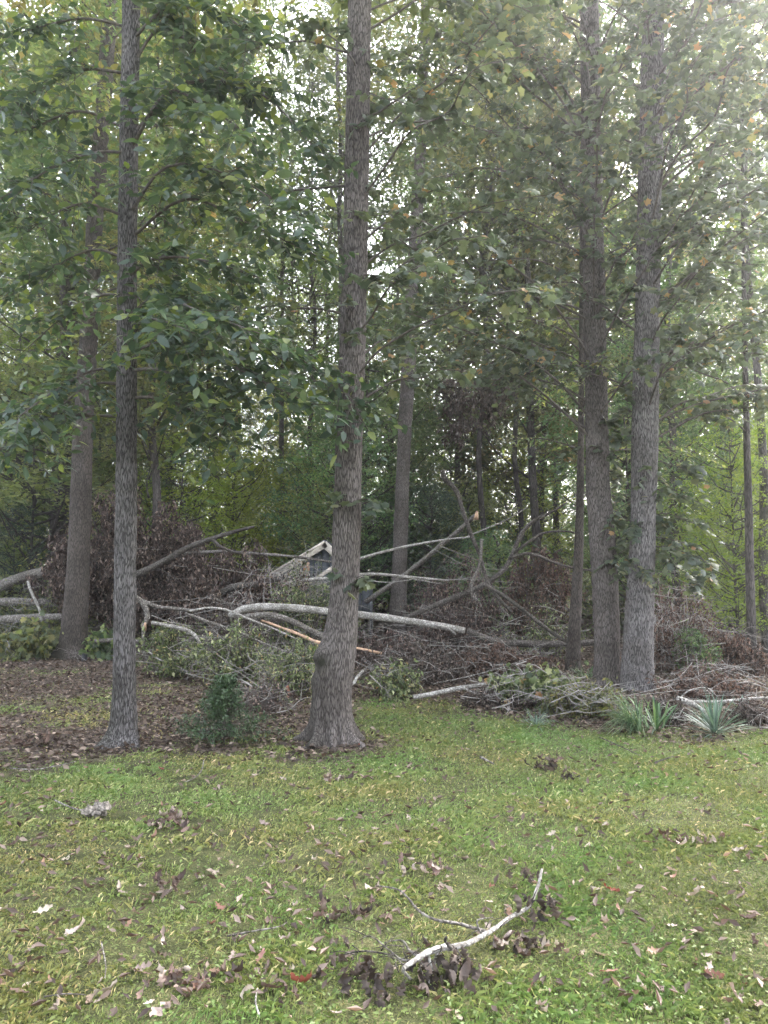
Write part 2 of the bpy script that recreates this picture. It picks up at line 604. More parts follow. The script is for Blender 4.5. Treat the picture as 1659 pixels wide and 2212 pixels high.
def litter(x, y):
    x = np.asarray(x, float)
    y = np.asarray(y, float)
    s = 0
    wx = .7 * (vnoise(x * 1.3 + 7, y * 1.3, 21) - .5)
    wy = .7 * (vnoise(x * 1.3 + 3, y * 1.3 + 5, 22) - .5)
    for k in range(9):
        a = k * 2.4
        r_ = .32 * math.sqrt(k / 9)
        s = s + inside(x + wx + r_ * math.cos(a), y + wy + r_ * math.sin(a))
    s = s / 9.0
    for a_, b_, r_ in ((480, 1618, .55), (640, 1622, .5), (730, 1612, .55), (800, 1606, .35), (270, 1612, .45)):
        gg = G(a_, b_)
        s = np.maximum(s, np.clip(1.5 * np.exp(-(((x - gg[0] + wx * .4) / r_) ** 2 + ((y - gg[1] + wy * .4) / (r_ * .62)) ** 2)) - .25, 0, 1))
    # mossy thin grass between the leaves on the left
    g = vnoise(x * .9 + 50, y * .9, 31) * .6 + vnoise(x * 2.6, y * 2.6 + 9, 32) * .4
    return s * np.clip(1.25 - .72 * np.clip((g - .5) * 4, 0, 1) * (y < 14.5) * (x < -.6), 0, 1)


def axis_pts(lo, hi, step, far, grow=1.25):
    a = list(np.arange(lo, hi + 1e-6, step))
    d = step
    while a[-1] < far[1]:
        d *= grow
        a.append(a[-1] + d)
    d = step
    while a[0] > far[0]:
        d *= grow
        a.insert(0, a[0] - d)
    return np.array(a)


gx = axis_pts(-9, 9, .11, (-400, 400))
gy = axis_pts(2, 18, .10, (-60, 500))
XX, YY = np.meshgrid(gx, gy)
ZZ = terrain(XX, YY)
nx, ny = len(gx), len(gy)
i = np.arange(ny - 1)[:, None] * nx
j = np.arange(nx - 1)[None, :]
Q = np.stack([i + j, i + j + 1, i + nx + j + 1, i + nx + j], -1).reshape(-1, 4)
mb = MB()
mb.add(np.stack([XX, YY, ZZ], -1).reshape(-1, 3), None, Q, litter(XX, YY).ravel())
o = obj('ground', mb.mesh('ground', M['ground'], smooth=True))
o['kind'] = 'structure'

# ------------------------------------------------------------------ grass


def in_view(x, y, m=.6):
    return np.abs(x) < y * .52 + m


def grass():
    mb = MB()
    n = 1500000
    Y = 1.2 + 12.8 * rng.random(n) ** 1.25
    X = (rng.random(n) * 2 - 1) * (Y * .52 + 2.6)
    # even areal density near, thinner far
    keep = rng.random(n) < np.clip((Y * .52 + 2.6) / 7.9, 0, 1) * np.clip(6.5 / Y, 0, 1) * np.where(in_view(X, Y, .5), 1, .3)
    X, Y = X[keep], Y[keep]
    l = litter(X, Y)
    pn = vnoise(X * 1.6, Y * 1.6, 41) * .5 + vnoise(X * 5, Y * 5, 42) * .5
    bare = np.clip((.46 + .05 * np.clip(-X, -.6, 1.5) * (Y < 5.5) - pn) * 6, 0, .88) * np.clip(1.2 - (X + 1.5) * .25, .15, 1)
    keep = rng.random(len(X)) < (1 - .93 * l) * (1 - bare) * .9
    X, Y, pn = X[keep], Y[keep], pn[keep]
    n = len(X)
    Z = terrain(X, Y) - .004
    tall = vnoise(X * 2.3 + 9, Y * 2.3, 43)
    green = vnoise(X * .55 + 3, Y * .55, 44) + .13 * np.clip(X, -2, 2.5) - .05 * (Y - 5)
    h = (.013 + .032 * rng.random(n) ** 2) * (.45 + .9 * tall)
    wd = (.0022 + .0030 * rng.random(n)) * np.clip(Y / 4.5, .85, 2.0)
    a = rng.random(n) * 2 * math.pi
    lean = .2 + 1.3 * rng.random(n)
    d = np.stack([np.cos(a), np.sin(a), np.zeros(n)], -1)
    s = np.stack([-np.sin(a), np.cos(a), np.zeros(n)], -1)
    b = np.stack([X, Y, Z], -1)
    p1 = b + d * (h * lean * .35)[:, None] + UPZ * (h * .62)[:, None]
    p2 = b + d * (h * lean)[:, None] + UPZ * (h * (1.0 - .22 * lean))[:, None]
    V = np.stack([b - s * wd[:, None] * .58, b + s * wd[:, None] * .58, p1 + s * wd[:, None] * .5, p2], 1)
    k = (np.arange(n) * 4)[:, None]
    Tt = np.concatenate([k + np.array([(0, 1, 2)]), k + np.array([(0, 2, 3)])])
    Qq = None
    va = np.clip(.42 + .42 * (rng.random(n) - .5) - .36 * (green - .5) + .45 * (rng.random(n) < .10), 0, 1)
    mb.add(V.reshape(-1, 3), Tt, Qq, np.repeat(va, 4))
    # low broad weeds and clover leaves
    m = 80000
    Y = 1.2 + 9.8 * rng.random(m) ** 1.1
    X = (rng.random(m) * 2 - 1) * (Y * .52 + 2.4)
    keep = rng.random(m) < (1 - .9 * litter(X, Y)) * np.clip(vnoise(X * 1.1, Y * 1.1, 51) * 2.4 - .5, .1, 1)
    X, Y = X[keep], Y[keep]
    m = len(X)
    a = rng.random(m) * 6.283
    ax = np.stack([np.cos(a), np.sin(a), rng.normal(size=m) * .3 + .1], -1)
    pos = np.stack([X, Y, terrain(X, Y) + .008 + .02 * rng.random(m)], -1)
    mb.leaves(L_TINY, pos, ax, UPZ + rvec(m, .35), .012 + .016 * rng.random(m), np.clip(.22 + .25 * rng.random(m), 0, 1))
    o = obj('grass', mb.mesh('grass', M['grass']))
    o['kind'] = 'stuff'
    o['label'] = 'short patchy green and olive lawn grass in the foreground'
    o['category'] = 'grass'


grass()

# ------------------------------------------------------------------ leaf litter (uncountable)


def litter_leaves():
    mb = MB()
    n = 80000
    Y = 6.2 + 13.5 * rng.random(n)
    X = (rng.random(n) * 2 - 1) * (Y * .53 + 2.6)
    keep = rng.random(n) < np.clip(litter(X, Y) ** 1.3, 0.0, 1)
    X, Y = X[keep], Y[keep]
    n = len(X)
    a = rng.random(n) * 6.283
    ax = np.stack([np.cos(a), np.sin(a), rng.normal(size=n) * .35], -1)
    pos = np.stack([X, Y, terrain(X, Y) + .008 + .03 * rng.random(n)], -1)
    mb.leaves(L_TINY, pos, ax, UPZ + rvec(n, .55), .03 + .055 * rng.random(n), np.clip(rng.random(n) ** 1.2 * .95, 0, 1))
    o = obj('leaf_litter', mb.mesh('leaf_litter', M['leaf_litter']))
    o['kind'] = 'stuff'
    o['label'] = 'brown leaf litter spread under the trees and the brush'
    o['category'] = 'leaf litter'


litter_leaves()

# ------------------------------------------------------------------ trunks


def cat_interp(zs, xs, z):
    y = np.interp(z, zs, xs)
    k = 9
    yy = np.concatenate([np.full(k, y[0]), y, np.full(k, y[-1])])
    yy[:k] = 2 * y[0] - y[1:k + 1][::-1]
    return np.convolve(yy, np.ones(2 * k + 1) / (2 * k + 1), 'valid')


class Trunk:
    def __init__(s, prof, Y, H, seg, dz, ridge=.012, rw=.035, rl=.16, bumps=(), roots=(), seed=1, moss=None, yl=0.0):
        pts = np.array([P(a, b, Y) for a, b, c in prof])
        rad = np.array([c * pxm(b, Y) / 2 for a, b, c in prof])
        o = np.argsort(pts[:, 2])
        pts, rad = pts[o], rad[o]
        ztop = pts[-1, 2]
        sl = (pts[-1, 0] - pts[-3, 0]) / (pts[-1, 2] - pts[-3, 2])
        if H > ztop:
            pts = np.vstack([pts, (pts[-1, 0] + sl * (H - ztop), Y, H)])
            rad = np.append(rad, rad[-1] * .35)
        z = np.concatenate([np.arange(-.12, min(ztop, H) + .5, dz), np.arange(min(ztop, H) + .5, H, .35)])
        s.Y, s.z = Y, z
        s.x = cat_interp(pts[:, 2], pts[:, 0], z)
        s.y = np.full(len(z), Y) + yl * z
        s.r = cat_interp(pts[:, 2], rad, z)
        if roots is not None:
            base = rad[0]
        th = np.linspace(0, 2 * math.pi, seg, endpoint=False)
        ZZ, TT = np.meshgrid(z, th, indexing='ij')
        R = np.repeat(s.r[:, None], seg, 1)
        moss_a = np.zeros_like(R)
        for (rt, ra, wd, hh) in roots:
            dth = np.angle(np.exp(1j * (TT - rt)))
            R = R + ra * np.exp(-(dth / wd) ** 2) * np.exp(-np.clip(ZZ, 0, None) / hh)
        for (z0, t0, sz, stt, amp) in bumps:
            dth = np.angle(np.exp(1j * (TT - t0)))
            R = R + amp * np.exp(-((ZZ - z0) / sz) ** 2 - (dth / stt) ** 2)
        if ridge:
            nu = max(8, int(round(2 * math.pi * s.r[len(z) // 3] / rw)))
            u = TT / (2 * math.pi) * nu + 1.3 * (vnoise(TT / (2 * math.pi) * 8, ZZ / (rl * 1.6), seed + 5, 8) - .5)
            r1 = vnoise(u, ZZ / rl + np.floor(u) * .37, seed, nu)
            r2 = np.abs(vnoise(u, ZZ / (rl * 2.2), seed + 9, nu) - .5) * 2
            r3 = vnoise(u * 2, ZZ / (rl * .4), seed + 17, nu * 2)
            R = R + ridge * (.45 * r1 + .75 * np.sqrt(r2) + .25 * r3 - .8) * (np.clip(s.r / s.r.max() * 2, .4, 1))[:, None]
        R = R * (1 + .05 * (vnoise(TT / (2 * math.pi) * 4, ZZ / .5, seed + 30, 4) - .5))
        if moss:
            for (z0, t0, sz, stt, amt) in moss:
                dth = np.angle(np.exp(1j * (TT - t0)))
                nn = .5 + .5 * vnoise(TT / (2 * math.pi) * 24, ZZ * 9, seed + 44, 24)
                moss_a = np.maximum(moss_a, amt * np.exp(-((ZZ - z0) / sz) ** 2 - (dth / stt) ** 2) * np.clip(nn * 1.7 - .1, 0, 1))
        V = np.stack([s.x[:, None] + R * np.cos(TT), s.y[:, None] + R * np.sin(TT), ZZ], -1).reshape(-1, 3)
        m = len(z)
        i = np.arange(m - 1)[:, None] * seg
        j = np.arange(seg)[None, :]
        j2 = (j + 1) % seg
        Q = np.stack([i + j, i + j2, i + seg + j2, i + seg + j], -1).reshape(-1, 4)
        s.mb = MB()
        s.mb.add(V, None, Q, moss_a.ravel())
        s.base = np.array((s.x[1], s.y[1], float(terrain(s.x[1], s.y[1])) - .03))

    def at(s, z):
        return np.array((np.interp(z, s.z, s.x), np.interp(z, s.z, s.y), z)), float(np.interp(z, s.z, s.r))


def zpx(py, Y):
    return P(0, py, Y)[2]


CAMP = np.array((0, 0, CAMZ))


def spray(limb, n_tw, tw_len, n_lf, size, droop, mb_tw, out, t0=.2, rtw=.005, spread=1.0, flat=.35):
    """twigs leaving a limb, leaves along each twig; limb is an (m,3) path"""
    limb = np.asarray(limb)
    m = len(limb)
    for k in range(n_tw):
        t = (t0 + (1 - t0) * rng.random()) * (m - 1)
        i0 = min(int(t), m - 2)
        p = limb[i0] + (limb[i0 + 1] - limb[i0]) * (t - i0)
        tg = norm(limb[i0 + 1] - limb[i0])
        d = norm(tg * .7 + rng.normal(size=3) * np.array((1, 1, .45)) * .75 * spread)
        ln = tw_len * (.45 + .8 * rng.random())
        sl = np.linspace(0, 1, 5)[:, None]
        path = p + d * ln * sl - UPZ * droop * ln * sl ** 2
        mb_tw.tube(path, np.linspace(rtw, rtw * .3, 5), 3, 1, False)
        nl = max(3, int(n_lf * (.6 + .8 * rng.random())))
        q = (.15 + .85 * (np.arange(nl) + rng.random(nl) * .7) / nl)
        pos = p + d * ln * q[:, None] - UPZ * (droop * ln * q ** 2)[:, None]
        dd = norm(d - UPZ * 2 * droop * q[:, None])
        side = norm(np.cross(dd, UPZ)) * np.where(np.arange(nl) % 2, 1, -1)[:, None]
        ax = norm(dd * np.array((.6, .6, .3)) + side * (.6 + .7 * rng.random((nl, 1))) + rng.normal(size=(nl, 3)) * .3 - UPZ * (.02 + .42 * rng.random((nl, 1))))
        up = UPZ + rng.normal(size=(nl, 3)) * flat
        out.append((pos, ax, up, size * (.6 + .65 * rng.random(nl))))


def put_leaves(parent, out, tpl, mat, n_single, name='leaf', a=None):
    pos = np.vstack([q[0] for q in out])
    ax = np.vstack([q[1] for q in out])
    up = np.vstack([q[2] for q in out])
    sz = np.concatenate([q[3] for q in out])
    if a is None:
        a = rng.random(len(pos))
    d = np.linalg.norm(pos - CAMP, axis=1)
    # how large each one shows
    yc = pos[:, 1] * ct + (pos[:, 2] - CAMZ) * st
    vx = F * pos[:, 0] / yc + CX
    vy = CY - F * (-(pos[:, 1]) * st + (pos[:, 2] - CAMZ) * ct) / yc
    vis = (vx > 0) & (vx < 1659) & (vy > 0) & (vy < 2212)
    sc = np.where(vis, sz / d, 0)
    o = np.argsort(-sc)
    single, rest = o[:n_single], o[n_single:]
    mb = MB()
    mb.leaves(tpl, pos[rest], ax[rest], up[rest], sz[rest], a[rest])
    part('foliage', mb, mat, parent, kind='stuff')
    vs = []
    for k in range(8):
        q = MB()
        q.add(tpl[0], tpl[1], None, .06 + .125 * k)
        vs.append(q.mesh(name, mat))
    x, y, z = frame(ax, up)
    pl = np.array(parent.location)
    for i in single:
        ob = bpy.data.objects.new(name, vs[min(7, int(a[i] * 8))])
        COL.objects.link(ob)
        ob.parent = parent
        s = sz[i]
        p = pos[i] - pl
        ob.matrix_local = Matrix(((x[i][0] * s, y[i][0] * s, z[i][0] * s, p[0]), (x[i][1] * s, y[i][1] * s, z[i][1] * s, p[1]),
                                  (x[i][2] * s, y[i][2] * s, z[i][2] * s, p[2]), (0, 0, 0, 1)))


def limb_px(pts, Y, Ye, r0, r1):
    k = len(pts)
    return [P(a, b, Y + (Ye - Y) * q / (k - 1)) for q, (a, b) in enumerate(pts)]


def smooth_path(pts, sub=4):
    q = MB()
    return q.tube(pts, .01, 3, sub, False)


# upper crowns above the picture shared by the near trees
def crown_mb(seed, n_cl, per, prof, z0, z1, lsize, srad, tpl=L_TINY, flat=.45, thick=.25, limbs=None, droop=.3, lean_r=.03):
    """prof(t) -> crown radius at relative height t; leaves gather in flattened sprays"""
    r_ = np.random.default_rng(seed)
    mb = MB()
    t = r_.random(n_cl)
    zz = z0 + (z1 - z0) * t
    R = np.array([prof(q) for q in t])
    ang = r_.random(n_cl) * 6.283
    rr = R * np.sqrt(.06 + .94 * r_.random(n_cl))
    c = np.stack([rr * np.cos(ang), rr * np.sin(ang), zz], -1)
    n = n_cl * per
    ci = np.repeat(np.arange(n_cl), per)
    rad = srad * (.55 + .9 * r_.random(n_cl))[ci]
    a = r_.random(n) * 6.283
    q = np.sqrt(r_.random(n)) * rad
    tilt = r_.normal(size=(n_cl, 2)) * .3
    dx, dy = q * np.cos(a), q * np.sin(a)
    dz = r_.normal(size=n) * thick * rad + dx * tilt[ci, 0] + dy * tilt[ci, 1] - .25 * q * q / np.maximum(rad, .01)
    pos = c[ci] + np.stack([dx, dy, dz], -1)
    aa = r_.random(n) * 6.283
    ax = np.stack([np.cos(aa), np.sin(aa), -droop + .4 * r_.normal(size=n)], -1)
    up = UPZ + r_.normal(size=(n, 3)) * flat
    clv = r_.random(n_cl)
    mb.leaves(tpl, pos, ax, up, lsize * (.6 + .75 * r_.random(n)), np.clip(.55 * clv[ci] + .45 * r_.random(n), 0, 1))
    if limbs is not None:
        for k in range(n_cl):
            if r_.random() < limbs[1]:
                b = np.array((0, 0, max(z0 * .55, c[k, 2] - rr[k] * (.5 + .5 * r_.random()))))
                mid = b * .5 + c[k] * .5 + np.array((0, 0, -.12 * rr[k])) + r_.normal(size=3) * .12
                limbs[0].tube([b, mid, c[k]], [.035, .02, .006], 4, 2, False)
    return mb


def prof_tall(q):
    return 3.6 * (math.sin(math.pi * min(1, q * .85 + .12)) ** .7) * (1 - .25 * q)


# ------------------------------------------------------------------ near trees
TREES = {}


def near_tree(key, prof, Y, label, mat, seg, dz, **kw):
    t = Trunk(prof, Y, kw.pop('H', 15), seg, dz, **kw)
    e = thing('tree', label, 'tree', t.base, 'large trunks at the lawn edge')
    part('trunk', t.mb, M[mat], e, True)
    t.e = e
    t.limbs, t.out = [], []
    TREES[key] = t
    return t


PI = math.pi
near_tree('T2', [(268, 1612, 62), (268, 1560, 54), (268, 1480, 48), (269, 1400, 46), (271, 1200, 45), (273, 1000, 44), (274, 750, 41),
                 (275, 500, 40), (279, 250, 38), (284, 0, 36)], G(268, 1606)[1],
          'slim dark grey trunk with ridged bark left of the small green shrub', 'bark_ridged', 100, .03, ridge=.014, rw=.026, rl=.13,
          roots=[(-2.4, .17, .35, .10), (-.6, .09, .35, .10), (1.2, .1, .5, .1), (2.9, .10, .4, .12), (-1.5, .05, .4, .07)], seed=3,
          moss=[(0, PI, .6, .9, .8)])
Y3 = G(715, 1600)[1]
z3 = lambda py: zpx(py, Y3)
near_tree('T3', [(719, 1610, 92), (718, 1570, 86), (714, 1530, 88), (717, 1480, 88), (724, 1440, 84), (731, 1400, 76), (738, 1360, 68), (743, 1310, 63),
                 (746, 1250, 61), (749, 1150, 60), (753, 1000, 58), (760, 800, 56), (765, 650, 55), (768, 500, 53), (773, 250, 52), (777, 0, 50)], Y3,
          'stout central trunk with a dark mossy burl low on its left side', 'bark', 130, .026, ridge=.013, rw=.032, rl=.17,
          bumps=[(z3(1415), -2.75, .085, .5, .05), (z3(1412), 2.9, .08, .5, .03), (z3(1445), -2.45, .04, .3, .02), (z3(1470), 3.0, .06, .4, .03), (z3(1535), -2.75, .05, .3, .022), (z3(1385), 2.6, .1, .5, .02)],
          roots=[(-2.2, .20, .20, .09), (-1.5, .09, .16, .10), (-.62, .22, .24, .085), (.4, .15, .3, .12), (2.85, .22, .25, .10), (1.6, .1, .5, .1), (-1.05, .05, .12, .16)], seed=8,
          moss=[(z3(1425), 3.0, .12, .8, 1.0), (z3(1428), -2.35, .085, .42, 1.0), (z3(1500), -2.85, .30, .42, .75), (z3(1600), -2.5, .12, .5, .9)])
near_tree('T1', [(156, 1430, 72), (158, 1400, 60), (161, 1350, 54), (165, 1300, 51), (170, 1200, 46), (174, 1100, 44), (178, 950, 42), (188, 800, 38),
                 (198, 600, 35), (206, 450, 34), (222, 250, 32), (238, 0, 30)], G(156, 1425)[1],
          'brown trunk in front of the dead leaf mound, leftmost of the large trunks', 'bark_brown', 72, .03, ridge=.014, rw=.05, rl=.2,
          roots=[(-2.7, .22, .4, .14), (-.5, .12, .35, .12), (PI, .2, .4, .12), (1, .1, .5, .1)], seed=12,
          moss=[(.1, -2.4, .25, .6, .9), (.2, PI, .8, .6, .6)], H=19)
near_tree('T5', [(1312, 1475, 62), (1312, 1420, 54), (1311, 1350, 55), (1307, 1250, 56), (1300, 1150, 54), (1291, 1050, 50), (1289, 900, 48), (1285, 700, 46), (1280, 450, 43), (1276, 200, 41), (1272, 0, 40)],
          11.6, 'greyish brown trunk, left one of the close pair at right, leaning left', 'bark', 100, .025, ridge=.015, rw=.03, rl=.12, seed=15,
          roots=[(-2.3, .06, .4, .12), (-.8, .05, .4, .1), (2.6, .08, .4, .1)], moss=[(1.2, 0.1, .5, .9, .35)], H=18)
near_tree('T6', [(1376, 1497, 74), (1376, 1440, 68), (1379, 1380, 64), (1381, 1320, 61), (1385, 1250, 56), (1389, 1150, 51), (1391, 1050, 55), (1393, 950, 57), (1397, 750, 53), (1402, 500, 50), (1407, 250, 48), (1412, 0, 46)],
          11.2, 'pale grey trunk with a knot near its foot, right one of the close pair', 'bark_pale', 110, .025, ridge=.015, rw=.032, rl=.14, seed=19,
          bumps=[(zpx(1452, 11.2), -2.1, .06, .22, .05), (zpx(1418, 11.2), -1.15, .035, .14, .03), (zpx(1338, 11.2), -.35, .06, .25, .03), (zpx(1380, 11.2), -2.4, .05, .2, .02)],
          roots=[(-2.6, .07, .4, .12), (-.6, .04, .4, .1), (.6, .08, .4, .1)], moss=[(.9, 3.0, .5, .5, .35)], H=18)
near_tree('T4', [(855, 1390, 46), (857, 1360, 40), (861, 1290, 35), (864, 1200, 31), (867, 1120, 31), (869, 1050, 29), (876, 900, 30), (885, 750, 32), (890, 640, 30), (898, 500, 27), (910, 300, 24), (920, 0, 20)],
          G(855, 1388)[1], 'pale brown trunk with a light scar behind the long fallen log', 'bark', 48, .05, ridge=.014, rw=.06, rl=.2, seed=23,
          bumps=[(zpx(1118, 20), -1.5, .05, .8, .04), (zpx(1112, 20), -.6, .1, .5, .03)], H=24)
near_tree('T7', [(1236, 1445, 36), (1239, 1400, 29), (1244, 1300, 24), (1250, 1200, 20), (1253, 1080, 16), (1255, 950, 13), (1256, 750, 11), (1257, 500, 10), (1258, 300, 9)],
          13.6, 'thin brown trunk just left of the close pair', 'bark_brown', 40, .04, ridge=.008, rw=.04, rl=.15, seed=27, H=14)
near_tree('T8', [(1626, 1480, 24), (1624, 1400, 20), (1620, 1250, 18), (1617, 1100, 16), (1613, 950, 14), (1611, 850, 12), (1607, 600, 10), (1603, 300, 9)],
          13.5, 'slender straight grey trunk near the right edge by bright leaves', 'bark_far', 24, .06, ridge=.005, rw=.05, rl=.2, seed=29, H=16)


def add_limb(t, pts, r0, r1, n_tw, tw_len, n_lf, size, droop, t0=.2, flat=.35, spread=1.0):
    k = len(pts)
    rr = np.linspace(r0, r1, k)
    lm = MB()
    sm = lm.tube(pts, rr, 6, 4, True, wob=.12)
    spray(sm, n_tw, tw_len, n_lf, size, droop, lm, t.out, t0, .0045, spread, flat)
    part('limb', lm, M['twig'], t.e, True)


# broad-leaved boughs of the left tree
t = TREES['T2']
Yb = t.Y
SZ = .122
R2 = [  # start y on trunk, points, depth at end, twigs
    (90, [(360, 20), (470, 30), (600, 110)], 6.9, 26), (150, [(350, 60), (450, 130), (560, 200)], 7.6, 24), (330, [(360, 200), (450, 235), (540, 290)], 6.4, 24),
    (300, [(400, 180), (560, 200), (690, 330)], 7.4, 26), (470, [(360, 360), (500, 380), (650, 470)], 6.6, 28), (520, [(400, 430), (530, 480), (700, 560)], 7.3, 24),
    (640, [(360, 640), (420, 668), (560, 720)], 6.2, 30), (690, [(340, 645), (470, 700), (640, 770), (770, 870)], 7.2, 40), (760, [(380, 740), (520, 800), (680, 880)], 6.5, 30),
    (800, [(350, 800), (430, 850), (500, 920)], 6.9, 24), (600, [(330, 560), (430, 560), (560, 600)], 6.8, 20), (860, [(340, 860), (420, 890), (470, 950)], 7.6, 14),
    (740, [(300, 700), (340, 690), (420, 720)], 6.0, 16)]
for y0, pts, Ye, nt_ in R2:
    z0 = zpx(y0, Yb)
    b, r = t.at(z0)
    k = len(pts)
    path = [b] + [P(a, c, Yb + (Ye - Yb) * (q + 1) / k) for q, (a, c) in enumerate(pts)]
    add_limb(t, path, .020, .005, int(nt_ * 1.9), .62, 10, SZ, .22, .12, .5)
for y0, pts, Ye, nt_ in [(160, [(180, 150), (90, 190), (10, 230)], 7.2, 22), (330, [(200, 330), (100, 370), (0, 430)], 6.7, 26), (280, [(170, 240), (60, 280), (-60, 300)], 7.8, 18),
                         (470, [(190, 440), (120, 460), (60, 500)], 7.0, 14), (800, [(200, 800), (110, 850), (40, 900)], 6.6, 18), (830, [(200, 830), (140, 870), (90, 930)], 7.2, 12),
                         (60, [(180, 40), (80, 60), (-20, 90)], 7.5, 18), (900, [(150, 900), (50, 940), (-30, 990)], 7.4, 18), (560, [(200, 540), (110, 580), (20, 640)], 7.6, 16), (640, [(210, 640), (130, 690), (50, 760)], 8.2, 16)]:
    z0 = zpx(y0, Yb)
    b, r = t.at(z0)
    k = len(pts)
    path = [b] + [P(a, c, Yb + (Ye - Yb) * (q + 1) / k) for q, (a, c) in enumerate(pts)]
    add_limb(t, path, .017, .005, int(nt_ * 1.45), .6, 10, SZ * .95, .22, .2, .5)
put_leaves(t.e, t.out, L_ELL, M['leaf_big'], 300)


def free_limb(t, z0, az, length, rise, r0, n_tw, tw_len, n_lf, size, droop=.25, bend=.25, flat=.45, t0=.12):
    b, r = t.at(z0)
    d = np.array((math.cos(az), math.sin(az), 0))
    s = np.linspace(0, 1, 6)[:, None]
    side = np.array((-d[1], d[0], 0)) * rng.normal() * .25
    path = b + d * length * s + UPZ * (rise * length * s) - UPZ * bend * length * s ** 2 + side * s ** 2 * length
    path[1:-1] += rng.normal(size=(4, 3)) * .04 * length * .4
    add_limb(t, list(path), r0, .004, n_tw, tw_len, n_lf, size, droop, t0, flat)


# lobed foliage of the pair at right
for key, sides in (('T5', (PI, PI - .6, PI + .6, -1.3, 2.3, 0.2, -2.2)), ('T6', (0, .5, -.5, -1.4, 1.2, PI + .3, -.9))):
    t = TREES[key]
    zz = zpx(960, t.Y)
    k = 0
    while zz < 11.5:
        az = sides[k % len(sides)] + rng.normal() * .25
        ln = 1.3 + 2.7 * rng.random()
        free_limb(t, zz, az, ln, .45 + .6 * rng.random(), .015 + .008 * rng.random(), int(9 * ln), .6, 8, .108, .3, .45, .7, .22)
        zz += .135
        k += 1
    # sprouts on the bole
    for q in range(15):
        zq = zpx(1000, t.Y) + (zpx(60, t.Y) - zpx(1000, t.Y)) * rng.random()
        free_limb(t, zq, -PI / 2 + rng.normal() * .9, .35 + .3 * rng.random(), .4, .006, 3, .3, 7, .12, .4, .5)
t = TREES['T5']
for zpy in (1010, 1060, 1110, 1160, 1190):
    free_limb(t, zpx(zpy, t.Y), -.25 + rng.normal() * .3, .55, .1, .006, 5, .3, 9, .12, .6, .5)
t = TREES['T6']
for zpy in (1020, 1080, 1130, 1180, 1200, 1230):
    free_limb(t, zpx(zpy, t.Y), PI + .6 + rng.normal() * .5, .42, .1, .006, 4, .3, 9, .12, .6, .5)
    free_limb(t, zpx(zpy - 20, t.Y), -.1 + rng.normal() * .4, .9, .15, .008, 7, .35, 9, .12, .6, .5)
t = TREES['T3']
for zpy, az, ln, nt_ in ((1248, -.9, .3, 4), (1240, -2.0, .15, 2), (1075, -1.9, .2, 3), (1085, -.8, .3, 4), (1090, -1.2, .25, 2)):
    free_limb(t, zpx(zpy, t.Y), az, ln, .2, .005, nt_, .18, 6, .11, .3, .2)
zz = zpx(880, t.Y)
k = 0
while zz < 7.8:
    az = (.2, -.5, .7, -1.2, 2.6, -.1)[k % 6] + rng.normal() * .3
    ln = .8 + 1.9 * rng.random()
    free_limb(t, zz, az, ln, .4 + .4 * rng.random(), .014, int(8 * ln), .5, 8, .10, .35, .4, .6, .25)
    zz += .24
    k += 1
for zpy in np.linspace(80, 800, 12):
    free_limb(t, zpx(zpy, t.Y), -PI / 2 + rng.normal() * 1.0, .3, .35, .005, 3, .25, 6, .10, .4, .5)
for key in ('T5', 'T6', 'T3'):
    t = TREES[key]
    put_leaves(t.e, t.out, L_LOB, M['leaf_lobed'], 300)
# high boughs of the others
for key, ls, zlo in (('T1', .15, 6.5), ('T4', .13, 7.5), ('T7', .11, 3.6), ('T8', .12, 4.2)):
    t = TREES[key]
    zz = zlo
    while zz < {'T1': 13.5, 'T4': 17}.get(key, 9):
        az = rng.random() * 6.283
        ln = 1.2 + 1.8 * rng.random()
        free_limb(t, zz, az, ln, .5, .02, int(9 * ln), .55, 8, ls, .3, .4)
        zz += .3
    put_leaves(t.e, t.out, L_MID, M['leaf_far'], 120)

# crowns above the frame
UP = [crown_mb(900 + k, 130, 60, lambda q: 3.4 * (math.sin(PI * min(1, q * .8 + .15)) ** .7), 0, 9, .16, .75) for k in range(2)]
UPM = [c.mesh('crown', M['leaf_far']) for c in UP]
for n_, key in enumerate(('T1', 'T2', 'T3', 'T4')):
    t = TREES[key]
    b, r = t.at(8.6 if key != 'T4' else 13)
    ob = obj('crown', UPM[n_ % 2], t.e)
    ob['kind'] = 'stuff'
    ob.location = tuple(b - np.array(t.e.location))
    ob.rotation_euler = (0, 0, n_ * 1.7)

# ------------------------------------------------------------------ woods behind: prototypes copied tree by tree


def proto(seed, h, z0, r0, n_cl, per, prof, lsize, srad, mat, bark='bark_far', lean=.02, flat=.45, thick=.22, fork=False):
    r_ = np.random.default_rng(seed)
    tb = MB()
    zs = np.linspace(-.2, h * .96, 14)
    pts = np.stack([np.cumsum(r_.normal(size=14)) * lean * h * .12, np.cumsum(r_.normal(size=14)) * lean * h * .12, zs], -1)
    pts -= np.array((pts[0, 0], pts[0, 1], 0))
    tb.tube(pts, r0 * np.linspace(1, .16, 14), 9, 3, True, wob=.06)
    if fork:
        for sg in (-1, 1):
            a = pts[5]
            tb.tube([a, a + (sg * .5, .1, 1.6), a + (sg * 1.6, .2, 5), a + (sg * 2.4, 0, 9)], [r0 * .62, r0 * .5, r0 * .34, r0 * .1], 7, 4, True, wob=.06)
    cm = crown_mb(seed, n_cl, per, prof, z0, h, lsize, srad, L_TINY, flat, thick, (tb, .3))
    return tb.mesh('trunk', M[bark], smooth=True), cm.mesh('crown', M[mat])


